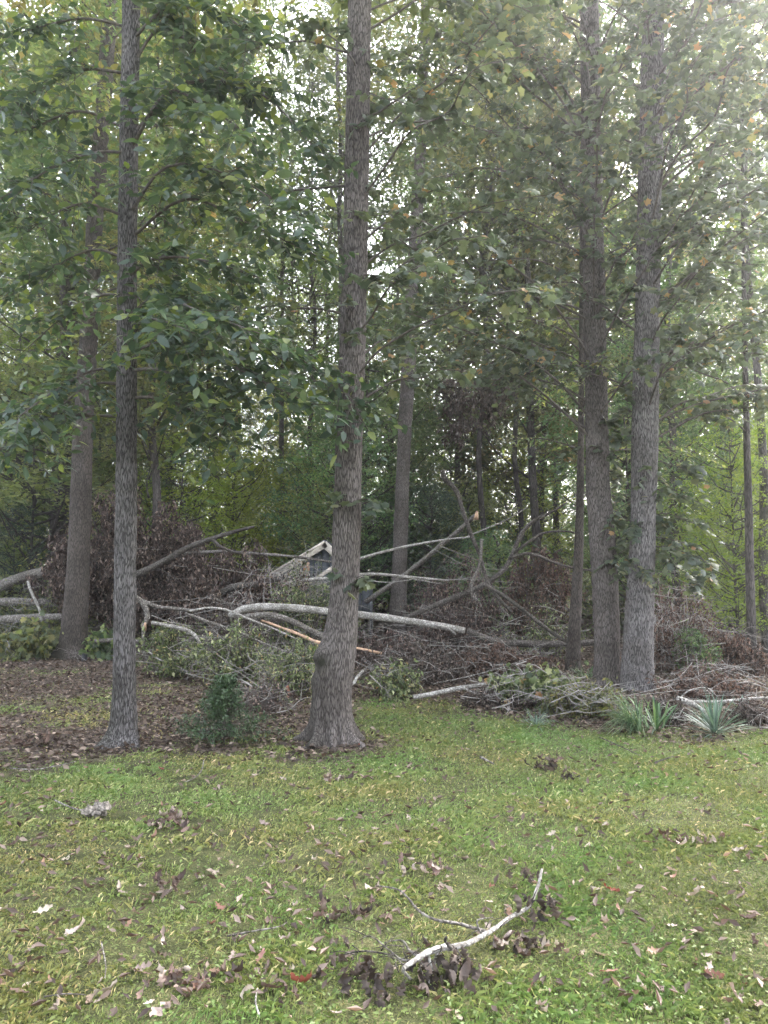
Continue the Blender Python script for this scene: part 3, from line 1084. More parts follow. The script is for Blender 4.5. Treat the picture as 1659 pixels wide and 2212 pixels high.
PT = [proto(100 + k, 24 + 2 * (k % 3), 3.6 + 1.2 * (k % 3), .14, 370, 64, prof_tall, .155, .70, 'leaf_far', lean=.05, fork=(k == 4)) for k in range(5)]
PU = [proto(200 + k, 7 + 2.5 * k, 1.0, .05, 190 + 50 * k, 64, lambda q: 2.5 * math.sin(PI * min(1, q * .78 + .18)) ** .8, .10, .58, 'leaf_under', thick=.12) for k in range(3)]
PS = [proto(300 + k, 2.2 + .6 * k, .15, .02, 70, 60, lambda q: 1.15 * (1 - .6 * q), .075, .4, 'leaf_under', thick=.2) for k in range(3)]
PB = [proto(400 + k, 25, 11, .13, 230, 58, prof_tall, .145, .75, 'leaf_far', lean=.05) for k in range(2)]


def place(protos, k, name, x, y, sc, rz, label, cat, group, zs=1.0):
    tm, cm = protos[k % len(protos)]
    e = thing(name, label, cat, (x, y, float(terrain(x, y)) - .02), group)
    for nm, me in (('trunk', tm), ('crown', cm)):
        c = obj(nm, me, e)
        if nm == 'crown':
            c['kind'] = 'stuff'
    e.rotation_euler = (0, 0, rz)
    e.scale = (sc, sc, sc * zs)
    return e


# background trunks one can pick out
for (px, Y, wpx, pr, k, label) in [
        (107, 21, 36, PT, 0, 'wide dark trunk behind the dead leaf mound at far left'),
        (316, 19, 21, PT, 1, 'dark trunk close behind the slim ridged trunk, mostly hidden by leaves'),
        (446, 27, 16, PB, 0, 'bare grey trunk rising right behind the dead leaf mound'),
        (664, 30, 15, PB, 1, 'grey background trunk left of the stout central trunk'),
        (1056, 24, 13, PB, 0, 'straight thin dark trunk among hanging brown leaves right of centre'),
        (1124, 26, 13, PB, 1, 'slightly leaning thin trunk right of the hanging brown leaves'),
        (1160, 29, 20, PT, 4, 'forked grey tree with spreading limbs against the bright sky gap'),
        (505, 38, 10, PB, 1, 'thin pale trunk far behind the fallen branches left of centre'),
        (612, 40, 9, PB, 0, 'thin far trunk above the crushed shed'),
        (722, 33, 12, PT, 2, 'far trunk half hidden by the left side of the central trunk'),
        (1218, 34, 11, PB, 0, 'far thin trunk left of the close pair'),
        (1478, 20, 14, PT, 3, 'dark low-branching trunk behind the twig heap at right'),
        (1650, 17, 10, PB, 1, 'thin trunk at the right edge of the picture')]:
    sc = wpx * pxm(1250, Y) / .28
    p = P(px, 1250, Y)
    place(pr, k, 'background_tree', p[0], Y, max(.8, sc), rng.random() * 6.28, label, 'tree', 'trees standing in the woods behind', 1 / max(.8, sc) * rng.uniform(.95, 1.1))

for (px, Y, k, sc, mk, label) in [
        (390, 21, 1, .72, 'leaf_sunny', 'bright yellow-green sapling behind the broad leaves of the slim tree'), (500, 24, 0, .85, 'leaf_sunny', 'yellow-green sapling beyond the dead leaf mound, left of centre'),
        (1590, 17, 1, .62, 'leaf_sunny', 'bright yellow-green sapling beside the slender right trunk'), (1660, 19, 0, .75, 'leaf_sunny', 'yellow-green sapling at the right edge of the picture'),
        (20, 23, 2, .8, 'leaf_sunny', 'yellow-green sapling at the left edge of the picture'), (640, 29, 0, .9, 'leaf_sunny', 'yellow-green sapling above the crushed shed'),
        (460, 31, 2, .8, 'leaf_sunny', 'tall yellow-green sapling far behind the arching dark limb'), (570, 35, 2, .9, 'leaf_sunny', 'tall yellow-green sapling far behind the brown leaf tuft'),
        (700, 37, 2, .95, 'leaf_sunny', 'tall yellow-green sapling far behind the central trunk'), (1010, 33, 2, .8, 'leaf_sunny', 'tall yellow-green sapling far behind the leaning snapped trunk'),
        (1200, 34, 2, .9, 'leaf_sunny', 'tall yellow-green sapling far behind the red-brown hanging leaves'), (230, 30, 2, .85, 'leaf_sunny', 'tall yellow-green sapling seen between the two left trunks'),
        (1120, 28, 0, .9, 'leaf_sunny', 'yellow-green sapling under the forked grey tree'), (930, 22, 0, .62, 'leaf_evergreen', 'dark evergreen behind the trunk with the light scar, right side'),
        (830, 23, 0, .6, 'leaf_evergreen', 'dark evergreen between the central trunk and the scarred trunk'), (30, 20, 0, .5, 'leaf_evergreen', 'dark blue-green bush mass behind the far left logs')]:
    p = P(px, 1250, Y)
    e_ = place(PU, k, 'sapling' if mk == 'leaf_sunny' else 'evergreen', p[0], Y, sc, rng.random() * 6.28, label, 'sapling' if mk == 'leaf_sunny' else 'evergreen', 'saplings picked out by colour')
    c_ = [q for q in e_.children if q.name.startswith('crown')][0]
    c_.material_slots[0].link = 'OBJECT'
    c_.material_slots[0].material = M[mk]

W_LABEL = 'slender leafy tree in the woods behind the brush'
n_ = 0
for k in range(54):
    Y = 22 + 36 * (k / 54) ** .9 + rng.random() * 3
    # spread evenly over the width
    u = ((k * .618034) % 1.0) * 2 - 1
    x = u * (Y * .55 + 6)
    place(PT if k % 4 else PB, k, 'woodland_tree', x, Y, rng.uniform(.85, 1.15), rng.random() * 6.28, W_LABEL, 'tree', 'unmarked trees of the woods', 1.25 if Y < 40 else 1.0)
U_LABEL = 'leafy understory sapling among the trunks of the woods'
for k in range(68):
    Y = 19.5 + 30 * (k / 68) + rng.random() * 2
    u = ((k * .7548777 + .2) % 1.0) * 2 - 1
    x = u * (Y * .54 + 4.5)
    place(PU, k, 'understory_sapling', x, Y, rng.uniform(.7, 1.15), rng.random() * 6.28, U_LABEL, 'sapling', 'saplings of the understory')
B_LABEL = 'low green bush growing on the floor of the woods'
for k in range(60):
    Y = 18.5 + 22 * (k / 60) + rng.random() * 2
    u = ((k * .569840 + .6) % 1.0) * 2 - 1
    x = u * (Y * .54 + 4)
    place(PS, k, 'woodland_bush', x, Y, rng.uniform(.8, 1.5), rng.random() * 6.28, B_LABEL, 'bush', 'bushes on the woodland floor')


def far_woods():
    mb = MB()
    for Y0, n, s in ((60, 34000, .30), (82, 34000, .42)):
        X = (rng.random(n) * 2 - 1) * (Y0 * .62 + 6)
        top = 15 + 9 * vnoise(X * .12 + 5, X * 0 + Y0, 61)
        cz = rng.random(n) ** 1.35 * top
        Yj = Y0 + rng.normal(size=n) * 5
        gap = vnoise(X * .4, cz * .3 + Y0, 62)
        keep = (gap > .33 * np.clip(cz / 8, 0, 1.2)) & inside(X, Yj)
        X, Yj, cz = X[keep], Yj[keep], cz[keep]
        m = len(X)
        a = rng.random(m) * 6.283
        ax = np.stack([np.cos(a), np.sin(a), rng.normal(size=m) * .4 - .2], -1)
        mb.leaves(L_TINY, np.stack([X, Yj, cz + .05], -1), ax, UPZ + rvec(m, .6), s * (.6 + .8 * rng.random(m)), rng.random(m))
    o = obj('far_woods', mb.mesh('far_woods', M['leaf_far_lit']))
    o['kind'] = 'stuff'
    o['label'] = 'green mass of the far woods closing the view'
    o['category'] = 'woods'


far_woods()

# ------------------------------------------------------------------ fallen timber


def fallen(name, label, pts, wd, Y, mat, cat='log', group=None, n=9, branches=(), el=None, wob=.14, stub=None):
    """pts in the picture, each seated at its own distance; Y one number or one per point"""
    Ys = [Y] * len(pts) if np.isscalar(Y) else Y
    p3 = [P(a, b, q) for (a, b), q in zip(pts, Ys)]
    wd = np.interp(np.linspace(0, 1, len(pts)), np.linspace(0, 1, len(wd)), wd)
    rr = [w_ * pxm(b, q) / 2 for w_, (a, b), q in zip(wd, pts, Ys)]
    k = int(np.argmin([p[2] for p in p3]))
    e = thing(name, label, cat, p3[k], group)
    mb = MB()
    mb.tube(p3, rr, n, 4, True, wob=wob)
    part('stem', mb, M[mat], e, True)
    for bp, bw, bY in branches:
        bYs = [bY] * len(bp) if np.isscalar(bY) else bY
        b3 = [P(a, b, q) for (a, b), q in zip(bp, bYs)]
        bw = np.interp(np.linspace(0, 1, len(bp)), np.linspace(0, 1, len(bw)), bw)
        mb = MB()
        mb.tube(b3, [w_ * pxm(b, q) / 2 for w_, (a, b), q in zip(bw, bp, bYs)], 6, 4, True, wob=wob)
        part('branch', mb, M[mat], e, True)
    if stub:
        mb = MB()
        a, b, q, r_ = stub
        c = P(a, b, q)
        mb.tube([c - (0, 0, r_ * 2), c + (r_ * .4, 0, r_ * 1.5)], [r_, r_ * .4], 7, 1, True, wob=.5)
        part('broken_end', mb, M['raw_wood'], e)
    return e


GL = 'fallen logs and limbs of the brush'
fallen('fallen_log', 'mossy grey log running from the left edge into the dead leaf mound', [(-60, 1290), (0, 1266), (60, 1244), (135, 1232)], [26, 24, 22], 18.2, 'log', group=GL)
fallen('fallen_log', 'level grey log at the left edge, upper of two behind the large leaves', [(-60, 1302), (40, 1300), (150, 1303)], [20, 18], 17, 'log', group=GL)
fallen('fallen_log', 'short level log at the left edge, lower of two behind the large leaves', [(-40, 1342), (60, 1335), (140, 1332)], [18, 15], 16.4, 'log', group=GL)
fallen('fallen_branch', 'dark limb arching up to the right out of the dead leaf mound', [(270, 1252), (315, 1232), (360, 1210), (400, 1186), (450, 1166), (500, 1150), (548, 1138)], [17, 15, 11, 6],
       [16.4, 16.2, 16, 15.8, 15.6, 15.4, 15.2], 'log_dark', 'branch', GL, branches=[([(458, 1164), (475, 1180), (500, 1190), (526, 1196)], [8, 5], 15.5)])
fallen('fallen_branch', 'thin level branch crossing from the leaf mound toward the crushed shed', [(395, 1196), (470, 1192), (540, 1195), (640, 1203), (716, 1214)], [8, 7, 5], 16.6, 'log', 'branch', GL)
fallen('fallen_branch', 'long bare branch rising to the right behind the central trunk', [(735, 1222), (800, 1200), (880, 1180), (960, 1166), (1016, 1160)], [7, 6, 3], 15.5, 'log_pale', 'branch', GL,
       branches=[([(1000, 1164), (1030, 1150), (1060, 1138), (1100, 1120), (1140, 1095)], [4, 2], 15.5)])
fallen('fallen_log', 'dark log behind the long pale log, ending left of the crushed shed', [(470, 1284), (505, 1268), (550, 1263), (610, 1248)], [15, 14, 12], 16.2, 'log_dark', group=GL)
fallen('fallen_branch', 'pale branch with split tips level behind the central trunk', [(650, 1254), (720, 1248), (800, 1240), (880, 1246), (970, 1254)], [8, 7, 4], 15.8, 'log_pale', 'branch', GL,
       branches=[([(860, 1244), (910, 1254), (955, 1262)], [4, 2], 15.7), ([(760, 1246), (830, 1258), (890, 1252)], [3, 2], 15.7)])
fallen('fallen_log', 'long pale mottled log lying level across the middle of the brush', [(498, 1330), (525, 1317), (570, 1311), (640, 1314), (710, 1321), (780, 1328), (870, 1340), (950, 1352), (1004, 1362)],
       [17, 17, 16, 16, 13], [13.9, 13.8, 13.7, 13.6, 13.5, 13.4, 13.3, 13.2, 13.1], 'log_pale', group=GL, n=14, branches=[([(940, 1350), (965, 1356), (985, 1370)], [6, 4], 13.1)])
fallen('fallen_log', 'grey log slanting down toward the central trunk under the pale log', [(520, 1334), (580, 1328), (630, 1342), (670, 1362), (715, 1385)], [11, 13, 14], 13.0, 'log', group=GL, n=10)
fallen('split_limb', 'freshly split orange limb slanting down behind the central trunk', [(566, 1340), (598, 1352), (640, 1368), (690, 1388), (760, 1398), (824, 1411)], [4, 7, 7, 6], [13, 12.9, 12.8, 12.6, 12.4, 12.3], 'raw_wood', 'branch', GL, wob=.5)
fallen('fallen_branch', 'curved branch with a raw wound hanging right of the slim trunk', [(290, 1288), (305, 1300), (316, 1318), (318, 1336), (311, 1350), (310, 1372), (308, 1392), (314, 1420), (328, 1443), (348, 1464)],
       [11, 12, 10, 7, 6, 5], 12.6, 'log', 'branch', GL, stub=(312, 1352, 12.55, .035))
fallen('fallen_branch', 'grey branch running right from the slim trunk at knee height', [(306, 1298), (340, 1311), (380, 1315), (425, 1320)], [10, 9, 7], 12.9, 'log', 'branch', GL)
fallen('fallen_branch', 'pale branch bending down to a forked tip left of centre', [(328, 1345), (375, 1354), (410, 1364), (428, 1382), (437, 1402), (455, 1424)], [8, 9, 7, 4], 12.3, 'log_pale', 'branch', GL,
       branches=[([(436, 1400), (425, 1408), (421, 1418)], [4, 2], 12.3)])
fallen('fallen_branch', 'long thin branch arching over the pale leaves left of centre', [(410, 1320), (450, 1313), (490, 1318), (540, 1338), (600, 1362), (650, 1385)], [5, 5, 3], 12.2, 'log_pale', 'branch', GL)
fallen('fallen_branch', 'thin grey branch slanting down through the pale leaves', [(400, 1325), (455, 1345), (520, 1368), (590, 1398), (660, 1420), (700, 1432)], [7, 6, 4, 3], 12.0, 'log', 'branch', GL)
fallen('fallen_branch', 'thin stick slanting down to the ground right of the slim trunk', [(318, 1405), (345, 1425), (385, 1440), (420, 1462)], [4, 3], 12.2, 'log_pale', 'branch', GL)
fallen('fallen_branch', 'low stick pointing up to the right beside the central trunk', [(690, 1480), (755, 1480), (772, 1462), (785, 1448)], [6, 7, 5], 9.6, 'log_pale', 'branch', GL)
fallen('dead_sapling', 'brown bent dead stem leaning down right of centre', [(955, 1015), (962, 1035), (985, 1060), (1000, 1105), (1020, 1160), (1038, 1205), (1052, 1255), (1075, 1290), (1105, 1322)], [11, 10, 9, 8, 7], 14.5, 'log_dark', 'branch', GL)
fallen('dead_vine', 'thin curved dead vine hanging beside the bent dead stem', [(1040, 1165), (1038, 1205), (1030, 1235), (1018, 1262), (1020, 1285), (1030, 1298)], [7, 6, 5], 14.2, 'log', 'branch', GL)
fallen('leaning_pole', 'straight snapped trunk leaning up to the right above the brush', [(790, 1300), (878, 1239), (950, 1180), (1000, 1138), (1026, 1114)], [11, 10, 9], [17.5, 17, 16.6, 16.3, 16], 'log', 'log', GL,
       stub=(1028, 1112, 16, .05))
fallen('fallen_branch', 'large forked limb sweeping up to the right toward the close pair', [(870, 1338), (930, 1312), (990, 1288), (1040, 1266), (1085, 1234), (1104, 1205), (1125, 1156), (1152, 1126), (1190, 1107), (1224, 1086)],
       [11, 12, 11, 10, 8, 4], [15.4] * 10, 'log_dark', 'branch', GL, branches=[([(1100, 1207), (1135, 1196), (1163, 1201), (1190, 1213), (1243, 1228), (1280, 1232)], [8, 7, 4], 15.2),
                                                                             ([(1110, 1195), (1150, 1165), (1180, 1150), (1225, 1148), (1260, 1156)], [7, 5, 3], 15.1)])
fallen('fallen_log', 'level brown log in front of the thin trunk at right', [(1010, 1362), (1060, 1382), (1120, 1390), (1200, 1391), (1300, 1387), (1350, 1384)], [13, 16, 14, 13], 14.6, 'log_dark', group=GL, n=10)
fallen('fallen_log', 'dark level log behind the brown log at right', [(900, 1360), (1000, 1350), (1120, 1346), (1260, 1342)], [9, 13, 11], 16.5, 'log_dark', group=GL)
fallen('fallen_log', 'thin level log above the others right of centre', [(960, 1332), (1050, 1322), (1150, 1316), (1250, 1318)], [9, 10, 8], 17, 'log', group=GL)
fallen('fallen_branch', 'straight pole slanting down to the thin trunk at right', [(1045, 1262), (1095, 1292), (1150, 1334), (1200, 1372), (1252, 1402)], [8, 9, 8, 6], 13.6, 'log_dark', 'branch', GL)
fallen('fallen_branch', 'long pale branch lying at the lawn edge right of the central trunk', [(893, 1506), (935, 1499), (985, 1488), (1030, 1481), (1070, 1474), (1110, 1462), (1170, 1446)], [10, 11, 9, 6, 4],
       [10.3, 10.35, 10.3, 10.25, 10.2, 10.1, 10], 'log_pale', 'branch', GL, branches=[([(1000, 1486), (1040, 1505), (1075, 1518)], [5, 3], 10)])
fallen('fallen_branch', 'thin dark rising twig above the pale branch at the lawn edge', [(930, 1478), (1010, 1462), (1090, 1440), (1160, 1416)], [3, 3, 2], 10.6, 'log', 'branch', GL)
fallen('fallen_log', 'short whitish log in the bed beside the spiky plant', [(1462, 1508), (1490, 1518), (1520, 1536)], [12, 12, 10], 8.9, 'log_pale', group=GL)
fallen('fallen_branch', 'thin white stick lying level behind the spiky plant', [(1480, 1514), (1540, 1516), (1600, 1511), (1660, 1506)], [6, 6, 5], 9.2, 'log_pale', 'branch', GL)
fallen('fallen_branch', 'hooked pale twig arching above the bed at right', [(1440, 1545), (1475, 1502), (1500, 1488), (1530, 1487), (1545, 1500)], [3, 3, 2], 9.4, 'log_pale', 'branch', GL)
fallen('fallen_branch', 'pale stick leaning in the bed toward the right edge', [(1590, 1545), (1560, 1515), (1520, 1480), (1500, 1455)], [3, 3, 2], 9.3, 'log', 'branch', GL)
fallen('fallen_branch', 'peeled pinkish twig hanging at far left before the logs', [(60, 1255), (66, 1275), (78, 1300), (86, 1320), (92, 1350), (94, 1372)], [6, 6, 4], 15.8, 'log_pale', 'branch', GL)
fallen('fallen_log', 'small log end showing between the two left trunks', [(205, 1385), (250, 1383), (300, 1386)], [9, 9], 15, 'log', group=GL)
fallen('small_log', 'short weathered log lying on the leaf litter left of the central trunk', [(596, 1640), (630, 1636), (665, 1634), (688, 1637)], [7, 9, 9, 6], [7.3, 7.32, 7.34, 7.3], 'log', 'log')


# ------------------------------------------------------------------ brush heaps
def heap(name, label, px, top, bot, wpx, Y, depth, n_br, br_len, n_leaf, tpl, lsize, lmat, hang=.7, cat='brush', arch=.5, bmat='twig', lean=0.0, n_twig=0, base_z=None, group='heaps of storm debris', fl=.6, low=.15):
    """a mound of arching branches inside a half dome, leaves gathered along them"""
    c = P(px, bot, Y)
    zt = P(px, top, Y)[2]
    z0 = max(0.0, c[2]) if base_z is None else base_z
    if z0 < .35:
        z0 = 0.0
    rx = wpx * pxm(bot, Y) / 2
    ry = depth / 2
    H = zt - z0
    e = thing(name, label, cat, (c[0], Y, z0), group)
    P_, A_, U_ = [], [], []
    per = n_leaf // max(1, n_br)
    for k in range(n_br):
        a = rng.random() * 6.283
        q = math.sqrt(rng.random()) * .95
        ex, ey = q * math.cos(a), q * math.sin(a)
        ez = max(0, 1 - q ** 2.6) ** .42 * (low + (1 - low) * rng.random() ** .5)
        end = np.array((c[0] + ex * rx + lean * ez * rx, Y + ey * ry, z0 + ez * H))
        st_ = np.array((c[0] + ex * rx * .25 + rng.normal() * rx * .15, Y + ey * ry * .25, z0 + H * ez * .12))
        mid = .5 * (st_ + end) + UPZ * H * arch * .4 * rng.random() + rng.normal(size=3) * np.array((rx, ry, H)) * .07
        mb = MB()
        r0 = .008 + .014 * rng.random()
        sm = mb.tube([st_, mid, end], [r0, r0 * .65, r0 * .25], 5, 5, False)
        for m in range(3):
            i0 = rng.integers(3, len(sm) - 1)
            d = norm(sm[i0] - sm[i0 - 1] + rng.normal(size=3) * .8) * br_len * (.3 + .5 * rng.random())
            tw = [sm[i0], sm[i0] + d * .5 - UPZ * .03, sm[i0] + d - UPZ * hang * .2 * br_len]
            mb.tube(tw, [r0 * .4, r0 * .3, r0 * .15], 4, 2, False)
            sm = np.vstack([sm, np.array(tw)[1:]])
        part('branch', mb, M[bmat], e, True)
        idx = rng.integers(2, len(sm), per)
        pos = sm[idx] + rng.normal(size=(per, 3)) * .07 * br_len - UPZ * (rng.random(per) * hang * .35 * br_len)[:, None]
        pos[:, 2] = np.maximum(pos[:, 2], .02)
        P_.append(pos)
        ax = rng.normal(size=(per, 3)) * .6 - UPZ * hang * 1.3
        A_.append(ax)
        U_.append(rng.normal(size=(per, 3)) + UPZ * (1 - hang) * 1.5)
    for k in range(int(n_twig * 1.7)):
        a = rng.random() * 6.283
        q = math.sqrt(rng.random())
        m0 = np.array((c[0] + q * math.cos(a) * rx, Y + q * math.sin(a) * ry - .1, z0 + H * math.sqrt(max(.02, 1 - q * q)) * (.2 + .85 * rng.random())))
        d = np.array((rng.normal() * .9, rng.normal() * .4, rng.normal() * .28)) * br_len
        mb = MB()
        r0 = .003 + .006 * rng.random() ** 2
        tp = [m0 - d * .6, m0 + rng.normal(size=3) * .05, m0 + d * .3 + UPZ * .04, m0 + d * .7]
        for t_ in tp:
            t_[2] = max(t_[2], .02)
        mb.tube(tp, [r0, r0 * .8, r0 * .6, r0 * .2], 5, 3, False)
        for m in range(2):
            f = tp[1 + m] + (norm(d) + rng.normal(size=3) * .6) * br_len * .35
            mb.tube([tp[1 + m], f], [r0 * .5, r0 * .15], 4, 1, False)
        part('twig', mb, M['twig_pale'], e, True)
    P_, A_, U_ = np.vstack(P_), np.vstack(A_), np.vstack(U_)
    mb = MB()
    mb.leaves(tpl, P_, A_, U_, lsize * (.5 + .9 * rng.random(len(P_))), np.clip(rng.random(len(P_)), 0, 1))
    part('foliage', mb, M[lmat], e, kind='stuff')
    return e


heap('dead_treetop', 'large mound of hanging dead brown leaves behind the two left trunks', 300, 1036, 1345, 330, 17.4, 2.6, 92, .75, 32000, L_CURL, .095, 'leaf_dead', .95, 'brush', n_twig=10)
heap('dead_treetop', 'lower shoulder of dead brown leaves left of the large leaf mound', 160, 1140, 1330, 200, 17.2, 2.0, 40, .6, 13000, L_CURL, .095, 'leaf_dead', .95, base_z=.75)
heap('dead_treetop', 'sparse brown leafed limbs right of the large leaf mound', 445, 1172, 1350, 200, 16.4, 1.6, 34, .6, 7500, L_CURL, .085, 'leaf_dead', .9, n_twig=14)
heap('dead_treetop', 'upright tuft of brown leaves left of the crushed shed', 555, 1150, 1380, 120, 16.6, 1.2, 30, .5, 5600, L_CURL, .085, 'leaf_dead', .9, n_twig=8)
heap('leafy_brush', 'pale green leafy brush at the foot of the slim trunk, right side', 380, 1340, 1445, 190, 12.6, 1.4, 26, .45, 2200, L_MID, .075, 'leaf_pale', .4, n_twig=20)
heap('leafy_brush', 'pale green leafy brush below the long pale log', 510, 1335, 1470, 220, 12.2, 1.8, 36, .5, 3000, L_MID, .065, 'leaf_pale', .4, n_twig=34)
heap('leafy_brush', 'pale green leafy brush against the left of the central trunk', 625, 1375, 1488, 170, 10.9, 1.6, 34, .45, 3200, L_MID, .055, 'leaf_pale', .4, n_twig=24)
heap('leafy_brush', 'tangled green twigs in front of the crushed shed', 660, 1225, 1400, 230, 15.0, 1.2, 34, .5, 3600, L_MID, .07, 'leaf_pale', .4, n_twig=22)
heap('leafy_brush', 'leafy green clump just right of the central trunk', 850, 1415, 1500, 130, 10.8, 1.0, 24, .4, 1500, L_MID, .07, 'leaf_pale', .4, n_twig=12)
heap('leafy_brush', 'large wilted leaves heaped left of the leftmost trunk', 60, 1325, 1432, 210, 15.6, 1.4, 30, .5, 1700, L_LOB, .13, 'leaf_under', .5, n_twig=10)
heap('leafy_brush', 'wilted leaves showing between the two left trunks', 225, 1345, 1432, 110, 15.2, 1.0, 16, .4, 600, L_LOB, .11, 'leaf_under', .5, n_twig=6)
heap('dead_brush', 'low dark brown brush behind the pale branch at the lawn edge', 900, 1385, 1480, 260, 12.4, 2.2, 40, .5, 5200, L_CURL, .06, 'leaf_dark', .5, n_twig=26)
heap('dead_brush', 'low reddish brown brush under the level brown log', 1080, 1375, 1475, 260, 12.9, 2.2, 40, .5, 5200, L_CURL, .06, 'leaf_dead_red', .5, n_twig=26)
heap('dead_brush', 'hanging red-brown leaves left of the thin trunk at right', 1165, 1150, 1400, 180, 16.2, 1.8, 34, .6, 6500, L_CURL, .075, 'leaf_dead_red', .95, n_twig=14)
heap('dead_brush', 'brown leaves hanging behind the leaning pole right of centre', 960, 1215, 1400, 190, 17.6, 1.6, 24, .6, 3600, L_CURL, .075, 'leaf_dead', .9, n_twig=16)
heap('dead_brush', 'heap of bare grey twigs and red-brown leaves right of the close pair', 1470, 1225, 1478, 200, 13.4, 2.0, 46, .8, 5200, L_CURL, .06, 'leaf_dead_red', .7, bmat='twig_pale', n_twig=46)
heap('dead_brush', 'red-brown leafed boughs at the foot of the slender right trunk', 1590, 1350, 1500, 130, 13.0, 1.4, 26, .5, 3600, L_CURL, .06, 'leaf_dead_red', .8, n_twig=10)
heap('leafy_brush', 'dark green leafy brush at the lawn edge left of the grassy clump', 1255, 1468, 1583, 190, 9.35, 1.2, 44, .4, 4200, L_MID, .055, 'leaf_under', .4, n_twig=22)
heap('leafy_brush', 'mixed green leaves and twigs on the pale branch at the lawn edge', 1150, 1432, 1560, 210, 10.0, 1.2, 40, .4, 2600, L_LOB, .075, 'leaf_pale', .45, n_twig=22)
heap('dead_brush', 'dark dead leaves piled at the foot of the lawn edge brush', 1080, 1480, 1540, 190, 10.0, .9, 26, .35, 2600, L_CURL, .05, 'leaf_dark', .5, n_twig=12)
heap('dead_brush', 'clump of blackish dead leaves right of the grassy clump', 1440, 1495, 1585, 90, 8.9, .6, 24, .3, 1800, L_CURL, .05, 'leaf_dark', .8, n_twig=6)
heap('dead_brush', 'blackish withered plant at the right edge behind the spiky plant', 1630, 1515, 1592, 110, 8.8, .7, 24, .3, 2200, L_CURL, .045, 'leaf_dark', .6, n_twig=8)
heap('dead_brush', 'thin brown brush on the litter behind the small shrub', 560, 1450, 1530, 150, 9.4, .8, 20, .35, 800, L_CURL, .045, 'leaf_dead', .6, n_twig=12)
heap('dead_brush', 'low tangle of brown brush on the litter behind the spiky plant', 1530, 1432, 1520, 230, 10.6, 1.6, 34, .5, 4200, L_CURL, .05, 'leaf_dead_red', .6, n_twig=26)
heap('dead_brush', 'tangle of grey twigs and brown leaves around the scarred trunk foot', 820, 1340, 1440, 240, 14.6, 1.6, 30, .5, 4000, L_CURL, .06, 'leaf_dead', .6, n_twig=36)
heap('dead_brush', 'twiggy brown brush under the long pale log, left of centre', 480, 1290, 1420, 260, 14.4, 1.6, 34, .6, 4200, L_CURL, .06, 'leaf_dark', .7, n_twig=40)
heap('leafy_brush', 'scattered pale leaves on twigs above the level brown log', 1180, 1300, 1420, 200, 15.2, 1.4, 24, .5, 1700, L_MID, .06, 'leaf_pale', .5, n_twig=26)
heap('dead_brush', 'dark shaded brush behind the leftmost trunk', 90, 1270, 1400, 260, 16.9, 1.0, 30, .6, 4200, L_MID, .07, 'leaf_under', .5, n_twig=20)
heap('dead_brush', 'tall tangle of fine pale branches left of the crushed shed', 590, 1185, 1400, 240, 15.6, 1.6, 40, .8, 4200, L_CURL, .07, 'leaf_dead', .8, bmat='twig_pale', n_twig=44)
heap('dead_brush', 'tall tangle of fine brown branches below the leaning snapped trunk', 1010, 1190, 1400, 230, 15.9, 1.6, 36, .8, 5200, L_CURL, .07, 'leaf_dead', .8, n_twig=40)
heap('leafy_brush', 'fine twigs with small wilted leaves hanging before the shed gable', 655, 1182, 1300, 120, 17.0, .8, 20, .5, 900, L_MID, .07, 'leaf_pale', .5, bmat='twig_pale', n_twig=22)
heap('dead_brush', 'brown brush beyond the left edge of the lawn', -220, 1250, 1440, 300, 15.5, 2.0, 30, .7, 5000, L_CURL, .07, 'leaf_dead', .7, n_twig=16)
heap('dead_brush', 'brown brush beyond the right edge of the bed', 1850, 1300, 1500, 300, 12.5, 2.0, 30, .7, 5000, L_CURL, .07, 'leaf_dead_red', .7, n_twig=16)
heap('green_shrub', 'small green shrub growing in the twig heap at right', 1500, 1328, 1450, 95, 12.7, .9, 26, .3, 2000, L_TINY, .05, 'leaf_under', .3, cat='shrub', group='shrubs of the yard')
heap('hanging_dead_branch', 'dark dead leaves hanging in the trees right of centre, left bunch', 995, 765, 905, 110, 18, 1.0, 16, .5, 1300, L_CURL, .11, 'leaf_dark', .8, 'branch', group='dead leaves hung up in the trees', low=-.6)
heap('hanging_dead_branch', 'dark dead leaves hanging in the trees right of centre, right bunch', 1070, 740, 890, 100, 18, 1.0, 16, .5, 1300, L_CURL, .11, 'leaf_dark', .8, 'branch', group='dead leaves hung up in the trees', low=-.6)

# ------------------------------------------------------------------ crushed garden shed


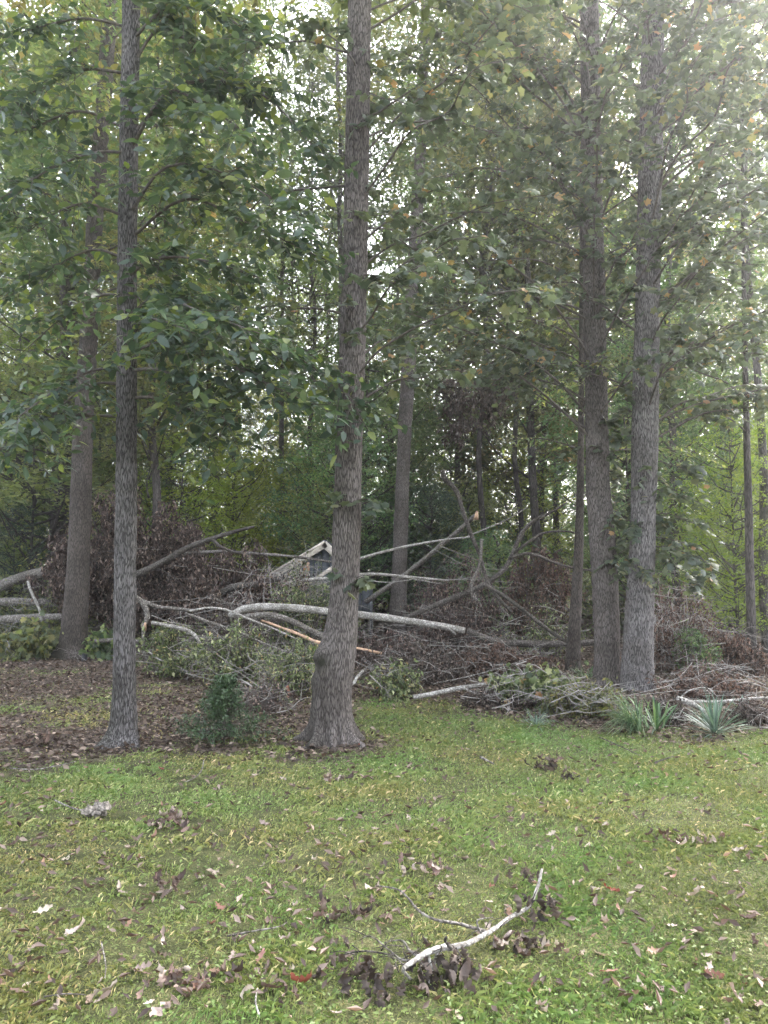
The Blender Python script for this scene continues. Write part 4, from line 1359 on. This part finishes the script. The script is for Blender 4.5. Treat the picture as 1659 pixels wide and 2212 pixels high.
def shed():
    Y = 19.0
    pk = P(703, 1172, Y)
    e = thing('crushed_shed', 'small crushed wooden shed with pale trim and slatted rail behind the central trunk', 'shed', (pk[0], Y, 0))
    roll = math.radians(6)

    def R(a):
        c, s_ = math.cos(a), math.sin(a)
        return np.array(((c, 0, s_), (0, 1, 0), (-s_, 0, c)))

    def bx(name, c, sx, sy, sz, ang, mat, par=e):
        mb = MB()
        mb.box(np.zeros(3), sx, sy, sz, R(ang))
        mb.V[0] = mb.V[0] + np.array(c)
        return part(name, mb, M[mat], e)
    slope_l, slope_r = math.radians(-31), math.radians(44)
    L = 1.55
    for sg, an in ((-1, slope_l), (1, slope_r)):
        d = np.array((sg * math.cos(an), 0, -abs(math.sin(an))))
        n = np.array((abs(math.sin(an)) * sg, 0, math.cos(an)))
        mid = pk + d * L / 2
        # roof deck courses of shingles
        for q in range(6):
            c = pk + d * (L * (q + .5) / 6) + np.array((0, 1.25, 0)) + n * (.05 - .006 * q)
            bx('shingle_course', c, L / 6 + .03, 2.7, .03, an, 'shingle')
        fa = bx('fascia', mid + np.array((0, -.13, 0)) - n * .05, L, .035, .15, an, 'fascia')
        bx('trim', mid + np.array((0, -.155, 0)) + n * .02, L, .03, .05, an, 'fascia').parent = fa
    # gable and front boards
    for q in range(11):
        x = -1.0 + q * .2
        top = -.10 - (abs(x) * math.tan(math.radians(31)) if x < 0 else x * math.tan(math.radians(44)))
        h = 1.75 + top
        if h > .2:
            bx('siding_board', pk + np.array((x, .02, top - h / 2 - .05)), .185, .03, h, 0.0, 'siding')
    bx('side_wall', pk + np.array((-1.12, 1.2, -1.55)), .05, 2.4, 1.5, 0, 'siding')
    bx('side_wall', pk + np.array((1.12, 1.2, -1.75)), .05, 2.4, 1.2, 0, 'siding')
    # slatted rail torn loose and lying on the slope
    an = slope_l
    d = np.array((-math.cos(an), 0, -abs(math.sin(an))))
    u = np.array((abs(math.sin(an)) * -1, 0, math.cos(an)))
    c0 = P(634, 1240, Y - .6)
    for sg in (-1, 1):
        rl_ = bx('rail', c0 + d * .3 * sg + np.array((0, -.035, 0)), .05, .03, .46, an, 'fascia')
    for k in range(5):
        bx('slat', c0 + u * (.16 - .085 * k) + d * .05 * k, .62, .03, .035, an + rng.normal() * .03, 'fascia').parent = rl_
    c1 = P(622, 1272, Y - .8)
    rl_ = bx('rail', c1 + d * .26 + np.array((0, -.035, 0)), .06, .03, .40, an, 'fascia')
    for k in range(4):
        bx('slat', c1 + u * (.12 - .09 * k), .5 - .05 * k, .03, .04, an + rng.normal() * .05, 'fascia').parent = rl_
    bx('loose_board', P(632, 1284, Y - .9), .36, .03, .10, an, 'siding')
    bx('loose_board', P(690, 1245, Y - .5), .85, .03, .09, math.radians(-33), 'fascia')


shed()
# snapped reddish trunk stub beside the shed
fallen('snapped_stub', 'reddish snapped stub standing before the crushed shed', [(640, 1310), (650, 1275), (657, 1245), (663, 1222)], [15, 14, 12, 11], 17.6, 'stump', 'stump', stub=(664, 1222, 17.6, .055))

# ------------------------------------------------------------------ bed plants


def blade_mb(p, d, ln, wd, droop, a, n=6, fold=.25):
    s = np.linspace(0, 1, n)
    path = p + d * ln * s[:, None] - UPZ * (droop * ln * s ** 2)[:, None]
    tg = norm(np.gradient(path, axis=0))
    sd_ = norm(np.cross(tg, UPZ + 1e-3))
    nr = np.cross(sd_, tg)
    w_ = wd * np.minimum(1, .55 + 1.6 * s) * np.sqrt(np.clip(1 - s ** 3, 0, 1))
    V = np.concatenate([path + sd_ * w_[:, None] * .5 + nr * w_[:, None] * fold, path, path - sd_ * w_[:, None] * .5 + nr * w_[:, None] * fold])
    Q = []
    for i in range(n - 1):
        Q += [(i, i + 1, n + i + 1, n + i), (n + i, n + i + 1, 2 * n + i + 1, 2 * n + i)]
    mb = MB()
    mb.add(V, None, Q, a)
    return mb


def blades(name, label, base, n, ln, wd, mat, el0, el1, droop, cat='plant', az=None, spread=.03, old=.1):
    base = np.array(base, float)
    base[2] = float(terrain(base[0], base[1]))
    e = thing(name, label, cat, base, 'plants in the bed')
    for k in range(n):
        a = rng.random() * 6.283 if az is None else az + rng.normal() * .75
        f = (k + .5) / n
        el = el0 + (el1 - el0) * f + rng.normal() * .1
        d = np.array((math.cos(a) * math.cos(el), math.sin(a) * math.cos(el), math.sin(el)))
        p = base + np.array((math.cos(a), math.sin(a), 0)) * spread * rng.random() + UPZ * (.01 + .05 * f)
        L_ = ln * (.7 + .45 * rng.random())
        dr = droop * (.3 + 1.2 * rng.random())
        mb = blade_mb(p, d, L_, wd * (.75 + .5 * rng.random()), dr, 1.0 if (f < .15 and rng.random() < old * 5) else .85 * rng.random())
        mb.V[0][:, 2] = np.maximum(mb.V[0][:, 2], float(terrain(base[0], base[1])) + .006)
        part('blade', mb, M[mat], e, True)
    return e


blades('spiky_plant', 'grey-green spiky rosette plant at the right edge of the lawn', G(1545, 1583), 84, .41, .019, 'yucca', .05, 1.45, .12)
blades('spiky_plant', 'small spiky rosette behind the large one near the right edge', G(1602, 1548), 18, .26, .022, 'yucca', .3, 1.4, .35)
blades('grassy_clump', 'arching dark green grass-like clump at the foot of the close pair', G(1385, 1578), 150, .62, .010, 'liriope', .75, 1.4, .75, az=PI - .1, spread=.16)
blades('iris_plant', 'broad-bladed plant with bent leaves right of the grassy clump', G(1418, 1577), 22, .46, .028, 'liriope', .5, 1.45, .35, spread=.12)
blades('grassy_clump', 'dry grey-green grass tuft under the lawn edge brush', G(1158, 1567), 60, .26, .007, 'yucca', .4, 1.4, .6, spread=.10)
blades('grassy_clump', 'grass-like tuft at the foot of the thin trunk at right', G(1268, 1470), 50, .35, .012, 'liriope', .4, 1.4, .6, spread=.14)

# ------------------------------------------------------------------ small shrub on the litter


def holly():
    b = G(484, 1603)
    e = thing('holly_shrub', 'small dark green shrub on the leaf litter between the slim and central trunks', 'shrub', b, 'shrubs of the yard')
    H, Rm = .58, .60
    out = []
    mb = MB()
    for k in range(4):
        a = k * 1.6
        mb.tube([b + (0, 0, -.02), b + (math.cos(a) * .02, math.sin(a) * .02, .25), b + (math.cos(a) * .05, math.sin(a) * .05, .58)], [.009, .007, .003], 5, 3, False)
    part('stem', mb, M['twig'], e, True)
    for k in range(150):
        z = .09 + (H - .04) * rng.random() ** 1.35
        a = rng.random() * 6.283
        rr = Rm * (1.05 - .8 * (z / H) ** 1.3) * (.5 + .55 * rng.random()) * (.85 + .25 * math.sin(2 * a + z * 9))
        st_ = b + np.array((0, 0, max(.05, z - .12)))
        end = b + np.array((rr * math.cos(a), rr * math.sin(a), z))
        mb = MB()
        mb.tube([st_, .5 * (st_ + end) + (0, 0, .02), end], [.003, .002, .001], 4, 3, False)
        part('twig', mb, M['twig'], e, True)
        n = 34
        q = .5 + .55 * rng.random(n)
        pos = st_ + (end - st_) * q[:, None] + rng.normal(size=(n, 3)) * .022
        out.append((pos, rng.normal(size=(n, 3)) + norm(end - st_) * .7, UPZ + rng.normal(size=(n, 3)) * .5, .024 + .022 * rng.random(n)))
    put_leaves(e, out, L_MID, M['leaf_holly'], 300)


holly()

# ------------------------------------------------------------------ small standing bits
mb = MB()
c = G(181, 1432)
mb.tube([c + (0, 0, -.05), c + (.01, 0, .16), c + (.012, 0, .165)], [.05, .055, .045], 12, 1, True)
solo('drain_pipe', mb, M['stake'], c, 'short black pipe end sticking up at the foot of the leftmost large trunk', 'pipe', smooth=True)
mb = MB()
c = G(621, 1508)
mb.tube([c + (0, 0, -.05), c + (.005, 0, .08), c + (0, 0, .15), c + (.01, 0, .17)], [.028, .024, .026, .012], 9, 2, True, wob=.35)
solo('cut_stump', mb, M['stump'], c, 'small reddish stump behind and right of the small shrub', 'stump', smooth=True)

# ------------------------------------------------------------------ fallen leaves


def oak_leaf(lobes, width, curl, twist, seed):
    r_ = np.random.default_rng(seed)
    n = 13
    t = np.linspace(0, 1, n)
    wv = width * np.sin(PI * np.clip(t * .96 + .02, 0, 1)) ** .75 * (1 + .6 * np.cos(2 * PI * lobes * t + r_.random() * 6) * (lobes > 0))
    wv = np.maximum(wv, .012)
    wl, wr = wv * (.85 + .3 * r_.random(n)), wv * (.85 + .3 * r_.random(n))
    zc = curl * (np.sin(PI * t) * .0 + (t - .5) ** 2 * 1.2)
    ed = curl * (.6 + .8 * r_.random(n)) * .35
    V = np.concatenate([np.stack([t, wl, zc + ed + twist * (t - .4) * .3], -1), np.stack([t, t * 0, zc], -1), np.stack([t, -wr, zc + ed * .6 - twist * (t - .4) * .3], -1)])
    Tt = []
    for i in range(n - 1):
        Tt += [(i, n + i, n + i + 1), (i, n + i + 1, i + 1), (n + i, 2 * n + i, 2 * n + i + 1), (n + i, 2 * n + i + 1, n + i + 1)]
    V[:, 2] -= V[:, 2].min()
    return V, np.array(Tt)


M['fl_tan'] = leaf_mat('fallen_leaf_tan', [(0, (.21, .165, .13)), (1, (.37, .31, .26))], (1.1, 1, .8), .15, .7, .25)
M['fl_brown'] = leaf_mat('fallen_leaf_brown', [(0, (.060, .040, .028)), (1, (.15, .105, .08))], (1.1, 1, .8), .15, .7, .25)
M['fl_rust'] = leaf_mat('fallen_leaf_rust', [(0, (.16, .085, .055)), (1, (.25, .155, .11))], (1.2, 1, .8), .2, .7, .25)
M['fl_red'] = leaf_mat('fallen_leaf_red', [(0, (.13, .03, .02)), (1, (.20, .065, .042))], (1.2, 1, .8), .2, .6)
shapes = [oak_leaf(3.5, .20, .45, .7, 1), oak_leaf(2.5, .21, .7, -.9, 2), oak_leaf(0, .17, .8, .6, 3), oak_leaf(3.0, .24, .3, .4, 4), oak_leaf(0, .20, .5, -1.1, 5)]
FLM = {}
for k_ in ('tan', 'brown', 'rust', 'red'):
    FLM[k_] = []
    for q, (v, f) in enumerate(shapes):
        b_ = MB()
        b_.add(v, f, None, .2 + .15 * q)
        FLM[k_].append(b_.mesh('fallen_leaf', M['fl_' + k_]))
LEAFLAB = {'tan': 'pale tan dry leaf lying on the grass', 'brown': 'dark brown dry leaf lying on the grass', 'rust': 'rust orange dry leaf lying on the grass'}


def drop_leaf(x, y, s, kind, label, group, rz=None, lift=.012):
    me = FLM[kind][rng.integers(5)]
    ob = tag(obj('fallen_leaf', me, None, (x, y, float(terrain(x, y)) + lift)), label, 'leaf', group)
    ob.rotation_euler = (rng.normal() * .4, rng.normal() * .3, rng.random() * 6.283 if rz is None else rz)
    s *= .74
    ob.scale = (s, s * rng.uniform(.65, 1.1), s * rng.uniform(.4, 1.1))


spots = [(372, 2192, .13, 'tan'), (255, 2150, .12, 'tan'), (330, 2110, .12, 'tan'), (150, 2045, .11, 'tan'), (70, 1990, .12, 'tan'), (440, 2140, .10, 'rust'), (325, 2130, .10, 'brown'),
         (465, 1970, .12, 'rust'), (15, 1980, .11, 'tan'), (90, 1875, .1, 'rust'), (300, 1865, .1, 'rust'), (555, 2105, .11, 'rust'), (675, 2140, .11, 'red'), (735, 1798, .09, 'tan'),
         (1080, 2068, .11, 'brown'), (1300, 2005, .10, 'tan'), (1340, 1945, .12, 'red'), (1520, 2020, .13, 'tan'), (1585, 1850, .11, 'tan'), (1420, 2060, .10, 'rust'), (1490, 1950, .1, 'tan'),
         (1335, 2110, .11, 'rust'), (1150, 2135, .11, 'rust'), (1520, 2110, .1, 'rust'), (1600, 2180, .12, 'tan'), (1325, 1612, .14, 'rust'), (1465, 1612, .08, 'red'), (342, 1660, .1, 'red'),
         (775, 1612, .08, 'red'), (740, 1606, .09, 'red'), (1060, 1785, .09, 'brown'), (560, 1785, .11, 'tan'), (650, 1890, .1, 'tan'), (820, 1930, .1, 'tan'), (700, 2030, .1, 'rust'),
         (1600, 1990, .1, 'brown'), (1450, 1910, .1, 'rust'), (1190, 2000, .1, 'tan'), (1250, 1760, .08, 'rust'), (880, 1770, .09, 'tan'), (505, 2075, .11, 'tan'), (60, 2170, .12, 'brown'), (610, 2160, .12, 'brown')]
reds = {(675, 2140): 'small red leaf near the bottom edge left of the fallen branch', (1340, 1945): 'dark red leaf on the grass right of the fallen branch', (1465, 1612): 'red leaf on the lawn below the spiky plant',
        (342, 1660): 'single red leaf on the grass below the slim trunk', (775, 1612): 'bright red leaf right of the central trunk foot', (740, 1606): 'bright red leaf at the front of the central trunk foot'}
for (a, b, s_, k_) in spots:
    g = G(a, b)
    if k_ == 'red':
        drop_leaf(g[0], g[1], s_, 'red', reds[(a, b)], 'red leaves on the lawn', lift=.018)
    else:
        drop_leaf(g[0], g[1], s_, k_, LEAFLAB[k_], k_ + ' leaves on the lawn', lift=.018)
cnt = 0
while cnt < 255:
    Y = 2.95 + 4.6 * rng.random() ** 1.5
    x = (rng.random() * 2 - 1) * Y * .51
    dens = .35 + .65 * float(vnoise(x * .9 + 4, Y * .9, 71)) + (.35 if x < 0 else -.12)
    if rng.random() > dens or litter(np.array([x]), np.array([Y]))[0] > .5:
        continue
    k_ = ('tan', 'tan', 'tan', 'brown', 'brown', 'brown', 'rust')[rng.integers(7)]
    drop_leaf(x, Y, .045 + .05 * rng.random(), k_, LEAFLAB[k_], k_ + ' leaves on the lawn')
    cnt += 1


def small_leaves():
    mb = MB()
    n = 5400
    Y = 2.9 + 7.5 * rng.random(n) ** 1.1
    X = (rng.random(n) * 2 - 1) * (Y * .53 + 2.0)
    keep = (litter(X, Y) < .6) & (rng.random(n) < .35 + .6 * vnoise(X * .9 + 4, Y * .9, 71) + np.where(X < 0, .25, -.1))
    X, Y = X[keep], Y[keep]
    n = len(X)
    a = rng.random(n) * 6.283
    ax = np.stack([np.cos(a), np.sin(a), rng.normal(size=n) * .4], -1)
    mb.leaves(L_CURL, np.stack([X, Y, terrain(X, Y) + .02 + .015 * rng.random(n)], -1), ax, UPZ + rvec(n, .5), .025 + .045 * rng.random(n), np.clip(.3 + .7 * rng.random(n), 0, 1))
    o = obj('small_fallen_leaves', mb.mesh('small_fallen_leaves', M['leaf_dead']))
    o['kind'] = 'stuff'
    o['label'] = 'countless small brown leaf bits scattered through the lawn'
    o['category'] = 'leaf litter'


small_leaves()

# ------------------------------------------------------------------ branch on the lawn


def GP(pts):
    return [G(a, b, el) + np.array((0, 0, float(terrain(*G(a, b, el)[:2])))) for a, b, el in pts]


def lawn_branch():
    b = G(1010, 2060)
    e = thing('fallen_lawn_branch', 'pale bare branch with dark withered leaves lying on the foreground lawn', 'branch', b)

    def tb(name, pts, r0, r1, mat='log_pale', n=8):
        p = GP(pts)
        mb = MB()
        sm = mb.tube(p, np.linspace(r0, r1, len(p)), n, 4, True, wob=.2)
        part(name, mb, M[mat], e, True)
        return sm
    tb('main_stem', [(1171, 1883, .16), (1166, 1905, .13), (1161, 1923, .10), (1143, 1964, .05), (1105, 1989, .055), (1071, 2014, .06), (1042, 2031, .07), (1009, 2047, .08), (967, 2056, .09)], .006, .0125)
    tb('side_stem', [(967, 2052, .09), (925, 2064, .10), (900, 2079, .10), (880, 2092, .10), (871, 2102, .09), (888, 2122, .04)], .014, .006)
    tb('branch', [(1050, 2022, .07), (1015, 2012, .10), (988, 2004, .12), (942, 1996, .15), (905, 1977, .17), (884, 1952, .18), (863, 1931, .17), (835, 1922, .14), (813, 1917, .10)], .008, .003, 'log')
    tb('branch', [(895, 2082, .10), (868, 2080, .09), (850, 2068, .10), (835, 2055, .12), (800, 2030, .12), (775, 2040, .08)], .006, .002, 'log')
    tb('branch', [(905, 2074, .10), (885, 2060, .11), (870, 2040, .12), (850, 2040, .11), (830, 2045, .08)], .006, .002, 'log')
    tb('branch', [(945, 2058, .10), (940, 2085, .05), (932, 2110, .03), (926, 2130, .02)], .007, .003)
    tb('branch', [(925, 2065, .10), (930, 2090, .06), (938, 2110, .02)], .006, .003)
    tb('branch', [(975, 2055, .10), (962, 2040, .15), (964, 2030, .19)], .007, .005, 'log_dark')
    tb('branch', [(1040, 2027, .08), (1030, 2000, .11), (1045, 1994, .11), (1065, 1992, .09)], .004, .002, 'log')
    tb('branch', [(985, 2055, .1), (1000, 2075, .06), (1030, 2082, .03)], .004, .002, 'log_dark')
    tb('branch', [(850, 2070, .10), (790, 2062, .10), (745, 2070, .06), (730, 2085, .03)], .004, .002, 'log_dark')
    tb('branch', [(1100, 1990, .06), (1090, 1975, .09), (1105, 1962, .10)], .003, .0015, 'log')
    for k in range(26):
        a0, b0 = [(905, 2075), (850, 2065), (790, 2050), (960, 2055), (1050, 2025), (1150, 1940), (880, 2095), (930, 2100)][k % 8]
        a0, b0 = a0 + rng.normal() * 18, b0 + rng.normal() * 12
        an = rng.random() * 6.283
        ln = 30 + 45 * rng.random()
        tb('twig', [(a0, b0, .09), (a0 + .5 * ln * math.cos(an) + 6 * rng.normal(), b0 + .3 * ln * math.sin(an) - 5, .10 + .04 * rng.random()), (a0 + ln * math.cos(an), b0 + .6 * ln * math.sin(an), .03 + .05 * rng.random())], .003, .001, 'log_dark', 5)
    for (a, bb, el, w_, n, s_) in [(960, 2085, .07, .05, 26, .085), (1000, 2090, .07, .04, 22, .085), (920, 2100, .05, .03, 10, .08), (768, 2100, .05, .05, 26, .085), (740, 2060, .06, .03, 12, .07),
                                   (800, 2120, .05, .025, 10, .075), (835, 2150, .04, .03, 12, .08), (870, 2110, .05, .03, 12, .08), (1158, 1955, .10, .035, 26, .075), (1140, 1890, .10, .03, 14, .065),
                                   (1195, 1955, .06, .03, 9, .06), (1135, 2050, .03, .03, 14, .06)]:
        c = G(a, bb, el)
        for k in range(int(n * .55)):
            q = MB()
            v, f = shapes[rng.integers(5)]
            x_, y_, z_ = frame(np.array([rng.normal() * .5, rng.normal() * .5, -1.0]), np.array([rng.normal(), rng.normal(), .2]))
            s2 = s_ * (.45 + .6 * rng.random())
            V = (v * (1, 1.1, 1.3)) @ (np.stack([x_, y_, z_]) * s2) + c + rng.normal(size=3) * np.array((w_ * 1.15, w_ * 1.15, .02)) + UPZ * .025
            V[:, 2] = np.maximum(V[:, 2], .008)
            q.add(V, f, None, rng.random())
            part('withered_leaf', q, M['leaf_dark'], e)


lawn_branch()


def twig(label, pts, r0, r1, mat='log'):
    p = GP(pts)
    mb = MB()
    mb.tube(p, np.linspace(r0, r1, len(p)), 6, 4, True, wob=.2)
    solo('fallen_twig', mb, M[mat], p[0], label, 'twig', 'twigs on the lawn', True)


twig('thin dark twig on the lawn below the spiky plant', [(1295, 1587, .04), (1330, 1605, .03), (1360, 1620, .025), (1385, 1634, .02)], .006, .004, 'log_dark')
twig('short grey stick on the lawn right of the central trunk', [(1038, 1634, .04), (1052, 1643, .035), (1066, 1652, .02)], .012, .008)
twig('slender twig on the lawn below the slim trunk at far left', [(118, 1722, .03), (150, 1738, .03), (180, 1746, .025), (210, 1752, .02)], .006, .004)
twig('curved thin twig on the grass below the small shrub', [(440, 1640, .02), (436, 1660, .04), (420, 1678, .03), (396, 1688, .02)], .005, .003)
twig('thin twig lying level left of the slim trunk foot', [(20, 1655, .02), (80, 1656, .03), (140, 1646, .03), (165, 1640, .03)], .006, .004)
twig('white twig lying on the grass near the bottom left', [(218, 2050, .02), (224, 2075, .03), (228, 2100, .03), (226, 2125, .02)], .0035, .002, 'log')
twig('straight dry twig at the bottom left corner', [(95, 2165, .02), (140, 2158, .03), (185, 2160, .02)], .0035, .002, 'log')
twig('grey twig on the lawn left of the fallen branch, near its leaves', [(490, 2030, .02), (540, 2020, .03), (600, 2010, .03), (620, 2000, .03)], .005, .003, 'log')
twig('dark twig on the grass at right, below the first lawn twig', [(1415, 1650, .03), (1440, 1640, .04), (1455, 1634, .03)], .007, .004, 'log_dark')
twig('fine twig across the bottom edge left of centre', [(560, 2212, .02), (552, 2180, .03), (556, 2150, .02)], .004, .003, 'log_pale')


def clump(label, a, b, n, w_, s_, kinds, name='leaf_clump', tall=.05):
    g = G(a, b)
    e = thing(name, label, 'leaf pile', g, 'small leaf clumps on the lawn')
    for k in range(n):
        v, f = shapes[rng.integers(5)]
        kd = kinds[rng.integers(len(kinds))]
        x_, y_, z_ = frame(rng.normal(size=3) * (1, 1, .6), rng.normal(size=3) * .8 + UPZ)
        s2 = s_ * (.45 + .55 * rng.random())
        V = (v * (1, 1, 1.3)) @ (np.stack([x_, y_, z_]) * s2)
        V = V + g + np.array((rng.normal() * w_, rng.normal() * w_ * .6, 0))
        lowz = V[:, 2].min()
        V[:, 2] += -lowz + .012 + tall * rng.random()
        q = MB()
        q.add(V, f, None, rng.random() * .9)
        part('leaf', q, M[kd], e)


clump('mound of curled brown leaves on the lawn left of centre', 375, 1788, 40, .085, .075, ['fl_brown', 'fl_brown', 'leaf_dead', 'fl_tan'])
clump('dark withered leaf tuft on the lawn right of centre', 1180, 1668, 34, .07, .075, ['leaf_dark', 'leaf_dark', 'fl_brown'], tall=.12)
clump('little dark tuft right of the large withered leaf tuft', 1218, 1690, 10, .04, .06, ['leaf_dark'], tall=.06)
clump('small dark upright leaf tuft on the lawn behind the others', 1020, 1588, 9, .02, .07, ['leaf_dark'], tall=.1)
clump('cluster of pale curled leaves on the left lawn', 365, 1935, 18, .07, .075, ['fl_tan', 'fl_brown', 'leaf_dead'])
clump('cluster of tan leaves above the fallen branch', 920, 1888, 24, .12, .07, ['fl_tan', 'fl_brown', 'leaf_dead'], tall=.03)
clump('cluster of dry leaves at the right side of the lawn', 1500, 1825, 24, .12, .07, ['fl_tan', 'fl_brown', 'leaf_dead'], tall=.03)
clump('heap of dark leaves on the litter left of the slim trunk', 90, 1612, 40, .14, .09, ['fl_brown', 'leaf_dark', 'leaf_dead'], tall=.06)
clump('dark dead leaves on the litter right of the small shrub', 595, 1530, 40, .10, .09, ['leaf_dark', 'fl_brown'], tall=.16)
clump('grey-white leaf cluster on the lawn below the central trunk', 725, 1690, 14, .06, .08, ['fl_tan', 'leaf_dead'], tall=.03)
clump('leaf heap on the bare patch near the bottom edge', 450, 2140, 26, .11, .08, ['fl_tan', 'fl_brown', 'leaf_dead'], tall=.03)
clump('dry leaves gathered right of the fallen branch stem', 1130, 2060, 20, .06, .07, ['fl_brown', 'leaf_dark', 'fl_tan'], tall=.04)
clump('scattered dark leaves left of the fallen branch', 770, 1990, 18, .12, .08, ['fl_brown', 'leaf_dark'], tall=.03)


def mushrooms():
    g = G(206, 1762)
    e = thing('mushroom_cluster', 'whitish clump of old mushrooms on the left lawn', 'mushroom', g)
    for (dx, dy, r_, h) in ((-.045, 0, .05, .06), (.05, .01, .052, .085), (0, .05, .04, .07), (.02, -.03, .03, .04)):
        c = g + np.array((dx, dy, 0))
        mb = MB()
        n, m = 12, 6
        V = []
        for i in range(m):
            q = i / (m - 1)
            for j in range(n):
                t = j * 2 * PI / n
                rr = r_ * math.cos(q * PI / 2 * .96) * (1 + .22 * math.sin(3 * t + dx * 90) + .18 * rng.normal() * (1 - q))
                V.append(c + np.array((rr * math.cos(t), rr * math.sin(t), h * (.45 + .55 * math.sin(q * PI / 2)) + .008 * rng.normal())))
        Q = [(i * n + j, i * n + (j + 1) % n, (i + 1) * n + (j + 1) % n, (i + 1) * n + j) for i in range(m - 1) for j in range(n)]
        mb.add(V, None, Q)
        part('cap', mb, M['mushroom'], e, True)
        mb = MB()
        mb.tube([c, c + (0, 0, h * .7)], [r_ * .5, r_ * .4], 8, 1, True)
        part('stalk', mb, M['mushroom'], e, True)


mushrooms()

# ------------------------------------------------------------------ added volume box standing in for lens glare at upper right
hm = bpy.data.materials.new('glare_veil')
hm.use_nodes = True
hn = hm.node_tree
for q in list(hn.nodes):
    hn.nodes.remove(q)
ho = hn.nodes.new('ShaderNodeOutputMaterial')
hv = hn.nodes.new('ShaderNodeVolumePrincipled')
hv.inputs['Color'].default_value = (.95, .95, .97, 1)
hv.inputs['Density'].default_value = .0023
hv.inputs['Anisotropy'].default_value = .78
hn.links.new(hv.outputs[0], ho.inputs['Volume'])
mb = MB()
mb.box(np.array((0, 55, 22.5)), 170, 140, 48)
o = obj('glare_veil', mb.mesh('glare_veil', hm))
o['kind'] = 'stuff'
